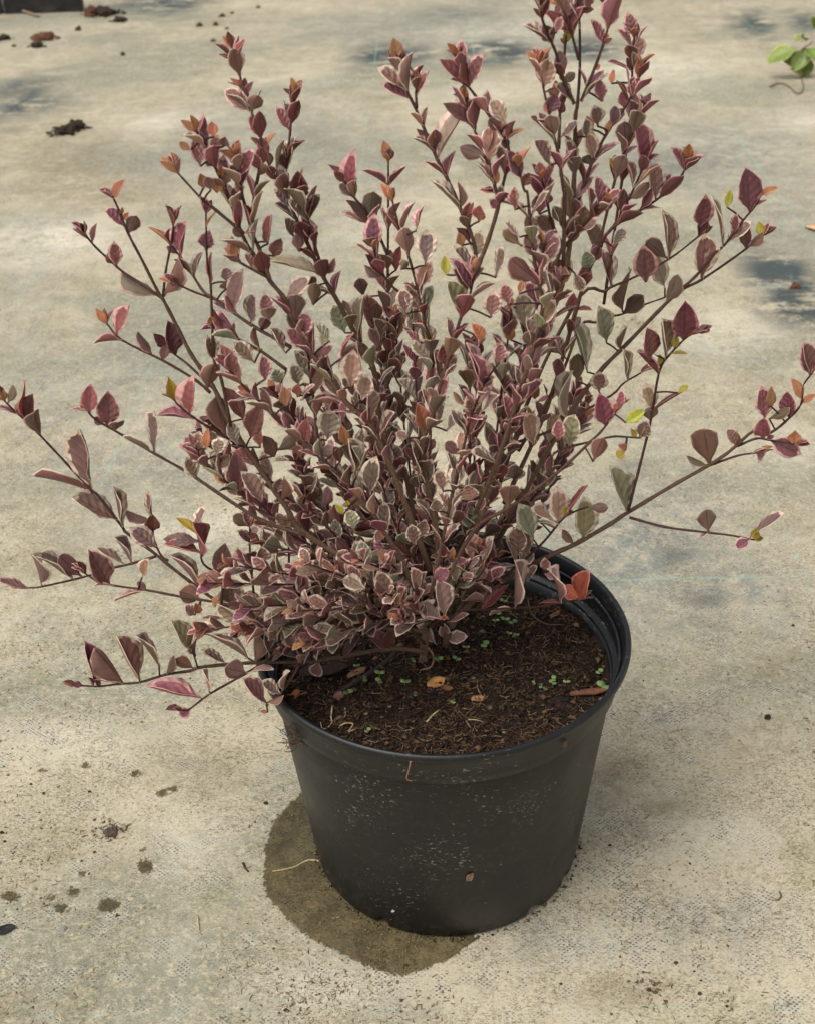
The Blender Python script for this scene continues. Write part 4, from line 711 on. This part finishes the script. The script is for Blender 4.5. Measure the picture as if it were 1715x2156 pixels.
# ------------------------------------------------------------------ things lying on the soil
dr = random.Random(5)
def soil_pt(tile, x, y, lift=0.0):
    z = SOIL_Z
    for _ in range(3):
        p = on_z(*tz(tile, x, y), z); z = soil_h(p[0], p[1]) + lift
    return np.array([p[0], p[1], z])
def flat_leaf(name, p, L, W, ang, col, label, cat, mat=M_DRY, tilt=.25, curl_=.3, group=None):
    V, Fc, C = [], [], []; n1, n2 = 6, 4
    ca, sa = math.cos(ang), math.sin(ang)
    for lay in (0, 1):
        for i in range(n1 + 1):
            t = i / n1; hw = max(.0003, W / 2 * math.sin(math.pi * min(.97, max(.04, t)) ** .9) ** .7)
            for j in range(n2 + 1):
                v = -1 + 2 * j / n2; x, y = (t - .5) * L, v * hw
                z = .0012 + curl_ * v * v * hw * .6 + tilt * (t * L) * .35 + .0006 * math.sin(t * 8 + v) - lay * .0004
                V.append((ca * x - sa * y, sa * x + ca * y, z)); C.append(col)
    w1, off = n2 + 1, (n1 + 1) * (n2 + 1)
    for i in range(n1):
        for j in range(n2):
            k = i * w1 + j; Fc += [(k, k + w1, k + 1 + w1, k + 1), (off + k, off + k + 1, off + k + 1 + w1, off + k + w1)]
        for j in (0, n2):
            k = i * w1 + j; Fc.append((k, k + w1, off + k + w1, off + k))
    o = mesh_obj(name, V, Fc, mat, attrs=dict(ccol=('FLOAT_COLOR', C))); o.location = p
    return tag(o, label, cat, group)
flat_leaf('fallen_leaf', soil_pt('N', 240, 1285), .0135, .0115, .6, lin(196, 142, 84), 'round orange-tan dead leaf lying flat on the potting soil', 'leaf')
flat_leaf('fallen_leaf', soil_pt('N', 320, 1325), .011, .006, -.4, lin(128, 84, 58), 'small brown pointed dead leaf beside the round orange leaf on soil', 'leaf')
flat_leaf('fallen_leaf', soil_pt('N', 588, 1415), .0085, .0065, .1, lin(178, 132, 92), 'small pale tan dead leaf in the middle of the bare soil', 'leaf')
flat_leaf('fallen_leaf', soil_pt('M', 1290, 1200), .015, .0065, .6, lin(132, 100, 70), 'brown dead leaf tucked under the dark stick on the soil', 'leaf')
flat_leaf('fallen_leaf', soil_pt('M', 1140, 1395), .008, .0075, 1.3, lin(140, 96, 88), 'dusty pink dead leaf at the lower end of the dark stick', 'leaf')
flat_leaf('fallen_leaf', soil_pt('M', 775, 1385), .009, .007, 1.1, lin(150, 92, 56), 'rusty orange leaf scrap on soil near the left rim', 'leaf')
flat_leaf('fallen_leaf', soil_pt('N', 1520, 1370), .026, .007, .05, lin(112, 72, 52), 'long reddish-brown dead leaf against the right inner wall of the pot', 'leaf')
flat_leaf('fallen_leaf', soil_pt('N', 1240, 705), .010, .005, .7, lin(118, 92, 66), 'curled brown leaf scrap on soil under the low red twig', 'leaf')
flat_leaf('bark_piece', soil_pt('M', 1010, 1190), .034, .016, .1, lin(58, 46, 42), 'broad dark bark piece on soil below the lowest left branch', 'bark', M_SOIL)
V, Fc, C = [], [], []
sp = [soil_pt('M', x, y, .0022) for x, y in ((1150, 1345), (1270, 1265), (1400, 1190), (1520, 1110), (1620, 1050))]
sp[-1][2] += .004
tube(V, Fc, C, catmull(sp, 4), [.0018 + .0003 * math.sin(i * 1.7) for i in range(17)], 9, lin(62, 52, 46))
tag(mesh_obj('stick', V, Fc, M_BARK, attrs=dict(ccol=('FLOAT_COLOR', C))), 'short dark woody stick lying on the potting soil left of the stem', 'stick')
def rootlet(pts, r, col, label, cat='root', name='rootlet', group=None, n=5):
    V, Fc, C = [], [], []; P = catmull(pts, 4); m = len(P)
    tube(V, Fc, C, P, [r * (1 - .5 * i / m) for i in range(m)], n, col)
    return tag(mesh_obj(name, V, Fc, M_DRY, attrs=dict(ccol=('FLOAT_COLOR', C))), label, cat, group)
rootlet([soil_pt('M', x, y, .0012) for x, y in ((1085, 1470), (1075, 1560), (1080, 1610), (1040, 1650), (1000, 1655), (985, 1600))], .0006, lin(196, 182, 150), 'pale hooked rootlet on soil near the left rim')
rootlet([soil_pt('M', x, y, .001) for x, y in ((1190, 1480), (1195, 1530), (1185, 1560))], .0005, lin(184, 170, 138), 'short straight pale rootlet right of the hooked rootlet')
rootlet([soil_pt('M', x, y, .002) for x, y in ((1150, 1640), (1200, 1610), (1260, 1630), (1220, 1680), (1280, 1660))], .0006, lin(186, 162, 110), 'tangled straw-coloured rootlet on soil near the front rim')
rootlet([soil_pt('N', x, y, .002) for x, y in ((160, 1600), (210, 1545), (262, 1500))], .0007, lin(170, 170, 112), 'thin pale green straw leaning on soil below the orange leaf')
rootlet([soil_pt('N', x, y, .0015) for x, y in ((585, 1240), (590, 1310), (630, 1390))], .0005, lin(150, 120, 90), 'thin brown rootlet above the small tan leaf')
rootlet([soil_pt('N', x, y, .0015) for x, y in ((1010, 560), (1040, 680), (1150, 770), (1320, 785))], .0006, lin(110, 84, 62), 'long brown rootlet curving over soil on the right')
rootlet([soil_pt('N', x, y, .0015) for x, y in ((160, 960), (215, 1040), (200, 1130), (100, 1165))], .0009, lin(150, 120, 98), 'peeling tan bark strip curling at the foot of the stem', 'bark', 'bark_strip')
rootlet([soil_pt('N', x, y, .0015) for x, y in ((510, 1580), (580, 1595), (650, 1610))], .0005, lin(176, 152, 112), 'straight tan straw lying on soil near the front rim', 'straw', 'straw')

# seedlings with two round leaves
def round_leaf(c, r, nrm, col, V, Fc, C):
    base = len(V); nrm = nrm / np.linalg.norm(nrm); s = np.cross(nrm, [.2, .9, .1]); s /= np.linalg.norm(s); t = np.cross(nrm, s)
    for lay in (0, 1):
        V.append(c - nrm * (.0003 * lay + .0002)); C.append(col)
        for k in range(10):
            a = 2 * math.pi * k / 10; V.append(c + r * (math.cos(a) * s * 1.15 + math.sin(a) * t * .9) - nrm * .0003 * lay); C.append(col)
    for k in range(10):
        b, d = base + 1 + k, base + 1 + (k + 1) % 10; Fc += [(base, b, d), (base + 11, d + 11, b + 11), (b, b + 11, d + 11, d)]
SEED = [('M', 1480, 1230, 1.3), ('M', 1480, 1290, 1.25), ('M', 1365, 1275, 1.2), ('M', 1210, 1390, 1.3), ('M', 625, 1070, 1.2), ('M', 700, 1075, 1.0), ('M', 1690, 1295, 1.3), ('M', 1300, 1145, .9), ('M', 1380, 1690, 1.0),
        ('N', 262, 1105, 1.2), ('N', 405, 1100, 1.2), ('N', 500, 990, 1.0), ('N', 640, 1000, 1.5), ('N', 745, 720, 1.2), ('N', 825, 760, 1.2), ('N', 888, 795, 1.3), ('N', 730, 768, .9), ('N', 815, 610, 1.1), ('N', 1150, 485, 1.3), ('N', 1305, 560, 1.5),
        ('N', 1218, 1270, 1.1), ('N', 1220, 1310, 1.1), ('N', 1345, 1285, .9), ('N', 1615, 1205, 1.2), ('N', 1640, 1360, 2.0), ('N', 60, 1385, .8), ('N', 40, 1105, .9), ('N', 375, 1450, .7), ('N', 850, 880, .8), ('N', 910, 900, .8), ('N', 1110, 1330, .8), ('N', 1070, 1300, .7), ('N', 1150, 1345, .7)]
for (tl, x, y, k) in SEED:
    p = soil_pt(tl, x, y); e = empty('seedling', p)
    if tl == 'M': wh = 'beside the dark stick' if x > 1150 and y < 1450 else 'under the lowest left branch' if x < 900 else 'close behind the front rim' if y > 1500 else 'beside the dark stick'
    elif x > 1500: wh = 'against the right inner wall of the pot'
    elif y < 820: wh = 'below the low twig with the red leaf pair'
    elif y < 960: wh = 'in a mossy patch right of the stem'
    elif x > 1000: wh = 'on open soil near the long dead leaf'
    elif y < 1120: wh = 'at the foot of the shrub stem'
    else: wh = 'near the round orange-tan leaf'
    tag(e, 'tiny green seedling with round leaves ' + wh, 'seedling', 'weed seedlings ' + wh)
    h = .0035 * k * dr.uniform(.7, 1.2); V, Fc, C = [], [], []; lean = np.array([dr.uniform(-.001, .001), dr.uniform(-.001, .001), h])
    tube(V, Fc, C, [np.array([0, 0, -.001]), lean * .5, lean], .00028, 5, lin(120, 140, 80)); mesh_obj('stem', V, Fc, M_GREEN, e, attrs=dict(ccol=('FLOAT_COLOR', C)))
    a = dr.uniform(0, 3.14); r = .0014 * k
    for q in (0, 1):
        V, Fc, C = [], [], []; d = np.array([math.cos(a + q * math.pi), math.sin(a + q * math.pi), .2]); g_ = dr.uniform(.8, 1.15); col = lin(112 * g_, 136 * g_, 78 * g_)
        round_leaf(lean + d * r * .95, r, np.array([-d[0] * .25, -d[1] * .25 - .2, 1.0]), col, V, Fc, C); mesh_obj('leaf', V, Fc, M_GREEN, e, attrs=dict(ccol=('FLOAT_COLOR', C)))

# scraps stuck to the pot
def wall_pt(zx, zy):      # meets the outer pot wall
    d = ray(zx, zy); t = .4
    for _ in range(4000):
        p = CAM + d * t; r = math.hypot(p[0], p[1]); z = p[2]
        R = rb + .0018 + (z - .012) * (.119 - rb - .0018) / .158 if z < .1695 else (.1228 + (z - .170) * .0030 / .0215 if z < .1925 else .130)
        if r <= R + .0003 and z < .199: return p
        t += .0002
    return p
for (x, y, L, W, c, lb) in ((988, 1845, .008, .0045, lin(112, 86, 66), 'small tan leaf scrap stuck low on the pot wall'), (1186, 1565, .006, .0035, lin(104, 78, 58), 'brown star-shaped scrap stuck below the pot rim')):
    p = wall_pt(x, y); o = flat_leaf('leaf_scrap', p, L, W, 0, c, lb, 'leaf scrap', tilt=0, curl_=.1)
    n = Vector((p[0], p[1], .02)).normalized(); o.rotation_euler = n.to_track_quat('Z', 'Y').to_euler(); o.rotation_euler.rotate_axis('Z', .9)
rootlet([wall_pt(x, y) for x, y in ((864, 1604), (860, 1622), (856, 1640), (868, 1645))], .0006, lin(148, 112, 90), 'thin reddish rootlet hanging over the front of the pot rim')
V, Fc, C = [], [], []; P0 = wall_pt(622, 1545)
for i in range(60):
    q = P0 + np.array([dr.uniform(-.006, .006), dr.uniform(-.004, .004), dr.uniform(-.012, .008)]); q[:2] *= 1.004
    tube(V, Fc, C, curl(q, dr.uniform(.004, .009), .3), .0003, 3, lerp(lin(110, 86, 66), lin(60, 48, 40), dr.random()), False)
tag(mesh_obj('root_tuft', V, Fc, M_SOIL, attrs=dict(ccol=('FLOAT_COLOR', C))), 'tuft of brown fibrous roots hanging over the left rim of the pot', 'roots')

# ------------------------------------------------------------------ things lying on the ground
def clod(name, zx, zy, wpx, col, label, cat='soil clod', group=None, hgt=.55, lumps=14, mat=M_CLOD):
    c = on_z(zx, zy); sc_ = np.linalg.norm(on_z(zx + 1, zy) - c); R = wpx * sc_ / 2
    V, Fc, C = [], [], []; n1, n2 = 14, 8; sd_ = dr.random() * 50
    for i in range(n2 + 1):
        for k in range(n1):
            th = math.pi * i / n2; a = 2 * math.pi * k / n1; d = Vector((math.sin(th) * math.cos(a), math.sin(th) * math.sin(a) * .8, math.cos(th)))
            q = .72 + .45 * mnoise.noise(d * 1.7 + Vector((sd_, 0, 0))) + .28 * mnoise.noise(d * 4.5 + Vector((0, sd_, 0)))
            V.append((d.x * R * q, d.y * R * q, max(-.001, d.z * R * hgt * q + R * hgt * .35))); C.append(lerp(col, tuple(x * .6 for x in col), dr.random()))
    for i in range(n2):
        for k in range(n1):
            a, b = i * n1 + k, i * n1 + (k + 1) % n1; Fc.append((a, a + n1, b + n1, b))
    for i in range(lumps):
        a = dr.uniform(0, 6.28); rr = R * dr.uniform(.4, 1.25); crumb(V, Fc, C, (rr * math.cos(a), rr * math.sin(a) * .8, R * dr.uniform(.02, .25) if rr < R else R * .06), R * dr.uniform(.08, .2), lerp(col, tuple(x * .6 for x in col), dr.random()))
    o = mesh_obj(name, V, Fc, mat, smooth=False, attrs=dict(ccol=('FLOAT_COLOR', C))); o.location = (c[0], c[1], ground_z(c[0], c[1]))
    return tag(o, label, cat, group)
brn, dbr, red = lin(86, 72, 56), lin(66, 56, 46), lin(112, 80, 62)
clod('soil_clod', 135, 280, 58, dbr, 'large crumbly dark soil clod alone on the cloth, left lump of a pair', lumps=30, hgt=.5)
clod('soil_clod', 160, 270, 52, dbr, 'large crumbly dark soil clod, taller lump of the pair on the cloth', lumps=30, hgt=.65)
clod('soil_clod', 92, 82, 52, red, 'reddish-brown soil clod in front of the black edging', lumps=26, hgt=.5)
clod('soil_clod', 78, 98, 34, dbr, 'dark soil crumb leaning against the reddish-brown clod', lumps=14)
clod('soil_clod', 10, 82, 34, dbr, 'dark soil clod by the pale silt bank under the edging', lumps=14)
clod('soil_clod', 166, 63, 16, brn, 'small round brown clod between the edging and the reddish clod', lumps=4, hgt=.9)
clod('soil_clod', 259, 115, 12, dbr, 'small upright dark clod alone on pale cloth', lumps=3, hgt=1)
clod('soil_clod', 222, 30, 60, dbr, 'wide heap of dark soil at the end of the black edging', lumps=30, hgt=.45)
clod('soil_clod', 190, 32, 40, red, 'pinkish-brown soil lump at the foot of the black edging', lumps=16, hgt=.8)
clod('soil_clod', 252, 44, 34, dbr, 'dark soil lump in front of the wide soil heap', lumps=14, hgt=.5)
for (x, y, s) in ((454, 52, 16), (478, 60, 12), (449, 86, 14), (490, 28, 12), (468, 34, 16), (544, 15, 12), (30, 97, 12), (420, 54, 18)):
    clod('soil_crumb', x, y, s, brn, 'small brown soil crumb on the far pale cloth', 'soil crumb', 'far scattered soil crumbs', lumps=5, hgt=.7)
clod('soil_clod', 1674, 606, 28, red, 'reddish-brown clod lying on a dark bare patch of cloth', lumps=10, hgt=.8)
clod('debris_clump', 233, 1752, 42, lin(92, 80, 70), 'grey-brown clump of plant debris on cloth left of the damp patch', 'debris', lumps=26, hgt=.35)
clod('soil_pellet', 1615, 1513, 20, dbr, 'dark round soil pellet alone on the cloth right of the pot', 'soil pellet', lumps=2, hgt=.9)
PEL = [('Q', 585, 1480, 12), ('Q', 735, 1550, 7), ('Q', 790, 1625, 7), ('Q', 780, 1730, 12), ('Q', 1010, 1785, 7), ('Q', 1000, 1825, 9), ('Q', 700, 665, 7), ('Q', 1020, 1210, 6), ('Q', 50, 525, 10), ('Q', 370, 1705, 14), ('P', 945, 1450, 9), ('P', 760, 930, 8), ('P', 655, 1000, 7), ('P', 350, 465, 8), ('P', 250, 390, 8),
       ('P', 15, 785, 12), ('P', 40, 855, 8), ('P', 720, 450, 8), ('R', 1485, 905, 9), ('R', 658, 805, 10), ('R', 10, 1045, 12), ('Z', 560, 1694, 12), ('U', 1530, 790, 9), ('U', 1090, 840, 5)]
for (tl, x, y, s) in PEL:
    wq = {'P': 'among the drips left of the damp patch', 'Q': 'on bare weave right of the pot', 'U': 'on bare weave right of the pot'}.get(tl, 'close to the damp patch')
    clod('soil_pellet', *tz(tl, x, y), s, lerp(dbr, brn, dr.random()), 'tiny dark soil pellet on the cloth ' + wq, 'soil pellet', 'tiny soil pellets ' + wq, lumps=1, hgt=.8)
for (tl, x, y, s, lb) in (('P', 515, 1550, 18, 'small grey pebble on cloth by the black scrap'), ('P', 795, 262, 12, 'pale pebble beside a damp drip on the cloth'), ('R', 690, 905, 9, 'tiny white grit grain below the damp patch'), ('R', 1215, 1092, 11, 'white grit grain on a bare woven patch of cloth'), ('R', 585, 503, 9, 'pale yellow grit grain resting on the foot of the pot'), ('U', 925, 235, 7, 'white splinter beside a dark crumb right of the pot'), ('Z', 616, 526, 9, 'small white grit grain seen behind the upper left leaves')):
    zx, zy = tz(tl, x, y)
    o = clod('pebble', zx, zy, s, lin(150, 150, 148) if 'grey' in lb else lin(208, 202, 186), lb, 'pebble', lumps=0, hgt=.6, mat=M_STONE)
    if 'foot of the pot' in lb: p = wall_pt(zx, zy); o.location = (p[0], p[1] - .001, p[2] - .001)
for (tl, x, y, w_, n_, lb) in (('R', 760, 1060, .030, 40, 'sparse brown root debris below the damp patch'), ('R', 120, 965, .028, 36, 'brown fibre debris on cloth left below the damp patch'), ('Q', 380, 1700, .022, 50, 'dark fibre tuft on cloth right of the pot'), ('P', 900, 760, .026, 60, 'matted dry plant fibres around the grey-brown clump'), ('Z', 1350, 680, .05, 60, 'dark leaf mould crumbs behind the right branches'), ('Z', 255, 1165, .02, 30, 'dark moss crumbs behind the lower left branches')):
    c = on_z(*tz(tl, x, y)); V, Fc, C = [], [], []
    for i in range(n_):
        q = (dr.gauss(0, w_ / 2.4), dr.gauss(0, w_ / 3), .0006)
        if i % 2: tube(V, Fc, C, curl(q, dr.uniform(.002, .005), .10), dr.uniform(.0002, .0005), 3, lerp(lin(92, 76, 58), lin(138, 118, 90), dr.random()), False)
        else: crumb(V, Fc, C, q, dr.uniform(.0005, .0016), lerp(lin(92, 76, 58), lin(138, 118, 90), dr.random()), .4)
    o = mesh_obj('fibre_debris', V, Fc, M_SOIL, attrs=dict(ccol=('FLOAT_COLOR', C))); o.location = (c[0], c[1], ground_z(c[0], c[1])); tag(o, lb, 'debris', kind='stuff')
# fine litter over the whole near cloth
V, Fc, C = [], [], []
for i in range(15000):
    zx, zy = dr.uniform(-60, 1775), dr.uniform(380, 2200); c = on_z(zx, zy)
    if math.hypot(c[0], c[1]) < .106: continue
    if mnoise.noise(Vector((c[0] * 7, c[1] * 7, 8))) + .25 * mnoise.noise(Vector((c[0] * 30, c[1] * 30, 2))) < dr.uniform(-.25, .45): continue
    z = ground_z(c[0], c[1]) + .0003; col = lerp(lin(86, 74, 54), lin(146, 130, 98), dr.random())
    if dr.random() < .62: tube(V, Fc, C, curl((c[0], c[1], z), dr.uniform(.0015, .006), .05, 3), dr.uniform(.00015, .0004), 3, col, False)
    else: crumb(V, Fc, C, (c[0], c[1], z), dr.uniform(.0004, .0013), col)
for i in range(260):      # crumbs banked against the foot of the pot
    a = dr.uniform(0, 6.28); r = rb + dr.uniform(.0005, .004); crumb(V, Fc, C, (r * math.cos(a), r * math.sin(a), .0004), dr.uniform(.0005, .0016), lerp(lin(50, 42, 34), lin(120, 104, 78), dr.random()))
lit = mesh_obj('ground_litter', V, Fc, M_SOIL, attrs=dict(ccol=('FLOAT_COLOR', C))); tag(lit, 'fine brown crumbs and fibres strewn over the ground cloth', 'litter', kind='stuff')
def gpts(tl, pts, lift=.0008):
    r = []
    for x, y in pts:
        c = on_z(*tz(tl, x, y)); r.append(np.array([c[0], c[1], ground_z(c[0], c[1]) + lift]))
    return r
rootlet(gpts('R', [(192, 243), (140, 236), (100, 250), (60, 272), (0, 290), (-60, 300)]), .0009, lin(176, 156, 112), 'pale wavy root creeping from under the pot across the damp patch')
rootlet(gpts('Q', [(1425, 905), (1440, 940), (1420, 970), (1390, 975)]), .0008, lin(110, 92, 60), 'small curved brown fibre on woven cloth right of the pot')
rootlet(gpts('P', [(1595, 1460), (1600, 1530), (1610, 1590)]), .0007, lin(178, 154, 110), 'thin upright straw on cloth below left of the damp patch', 'straw', 'straw')
rootlet(gpts('Z', [(512, 1818), (516, 1828), (523, 1836)]), .0012, lin(64, 56, 40), 'tiny dark crooked twig left of the damp patch', 'twig', 'twig')
rootlet(gpts('O', [(-60, -10), (0, 30), (100, 75), (200, 110), (330, 145)], .006), .006, lin(140, 118, 100), 'pale brown root lying in front of the black edging')
rootlet(gpts('F', [(1335, 740), (1390, 710), (1450, 712), (1510, 745), (1560, 795), (1610, 770), (1610, 700), (1590, 640)], .004), .0022, lin(120, 104, 78), 'thin brown tendril trailing from the green weed', 'tendril', 'tendril')
V, Fc, C = [], [], []
c = on_z(8, 1960)
flat_leaf('plastic_scrap', np.array([c[0], c[1], ground_z(c[0], c[1])]), .017, .009, .35, lin(26, 26, 26), 'torn black plastic scrap on the cloth', 'plastic scrap', M_POT, .05, .15)
c = on_z(1716, 484)
flat_leaf('fallen_leaf', np.array([c[0], c[1], ground_z(c[0], c[1])]), .040, .022, -.9, lin(206, 166, 120), 'pale orange dead leaf on far cloth beyond the right branches', 'leaf', M_DRY, .25, .5)

# green weed on the cloth
wc = on_z(*tz('F', 1600, 640)); weed = empty('weed', (wc[0], wc[1], ground_z(wc[0], wc[1]))); tag(weed, 'small bright green leafy weed rooted in the pale cloth', 'weed')
V, Fc, C = [], [], []
def wp(x, y, dd=0.0): return on_y(*tz('F', x, y), wc[1] + dd) - np.array([wc[0], wc[1], ground_z(wc[0], wc[1])])
for pts in (((1600, 640), (1600, 520), (1590, 430), (1700, 350)), ((1600, 640), (1560, 520), (1530, 460)), ((1600, 650), (1640, 560), (1680, 470))):
    P = [wp(*p) for p in pts]; P[0][2] = -.003; tube(V, Fc, C, catmull(P, 4), .0016, 6, lin(124, 84, 66))
mesh_obj('stem', V, Fc, M_GREEN, weed, attrs=dict(ccol=('FLOAT_COLOR', C)))
PAL['w'] = (lin(134, 154, 70), lin(176, 188, 104), .12, .8); PAL['v'] = (lin(176, 184, 96), lin(190, 196, 116), .1, .5)
for (x0, y0, x1, y1, wd, cd) in ((1560, 400, 1310, 540, 190, 'w'), (1540, 450, 1510, 560, 150, 'w'), (1640, 400, 1540, 600, 150, 'w'), (1640, 410, 1740, 520, 170, 'w'), (1600, 330, 1540, 330, 90, 'v'), (1640, 340, 1590, 310, 80, 'w'), (1640, 650, 1500, 580, 70, 'v'), (1660, 640, 1690, 600, 40, 'v'), (1700, 240, 1720, 120, 90, 'w'), (1690, 500, 1610, 640, 120, 'w')):
    B, T = wp(x0, y0, dr.uniform(-.01, .01)), wp(x1, y1, dr.uniform(-.03, .0))
    W = wd / 2.988 / 1.3388 * np.linalg.norm(wp(x0 + 4, y0) - wp(x0, y0)) / (4 / 2.988 / 1.3388)
    l = make_leaf(B, T, W, cd, -FW * .6 + np.array([0, 0, .7]), dr, .85); mesh_obj('leaf', l.V, l.F, [M_UP, M_UN], weed, l.mi, attrs=leaf_attrs([l]))

# black edging behind the cloth, pale silt banked against it
e0, e1 = on_z(-330, 38), on_z(178, 24); dv = e1 - e0; dv[2] = 0; Lg = np.linalg.norm(dv); dv /= Lg; nv_ = np.array([-dv[1], dv[0], 0])
edg = empty('edging_board', tuple(e0)); tag(edg, 'black plastic edging board standing along the far side of the cloth', 'edging')
nb = 3
for k in range(nb):
    a0, a1 = Lg * k / nb + (.004 if k else 0), Lg * (k + 1) / nb - .004; V, Fc = [], []
    for (u, t, z) in ((a0, 0, -.01), (a1, 0, -.01), (a1, .02, -.01), (a0, .02, -.01), (a0, .006, .16), (a1, .006, .16), (a1, .026, .16), (a0, .026, .16)):
        V.append(dv * u + nv_ * t + np.array([0, 0, z]))
    Fc = [(0, 1, 5, 4), (1, 2, 6, 5), (2, 3, 7, 6), (3, 0, 4, 7), (4, 5, 6, 7), (3, 2, 1, 0)]
    mesh_obj('panel', V, Fc, M_POT, edg, smooth=False)
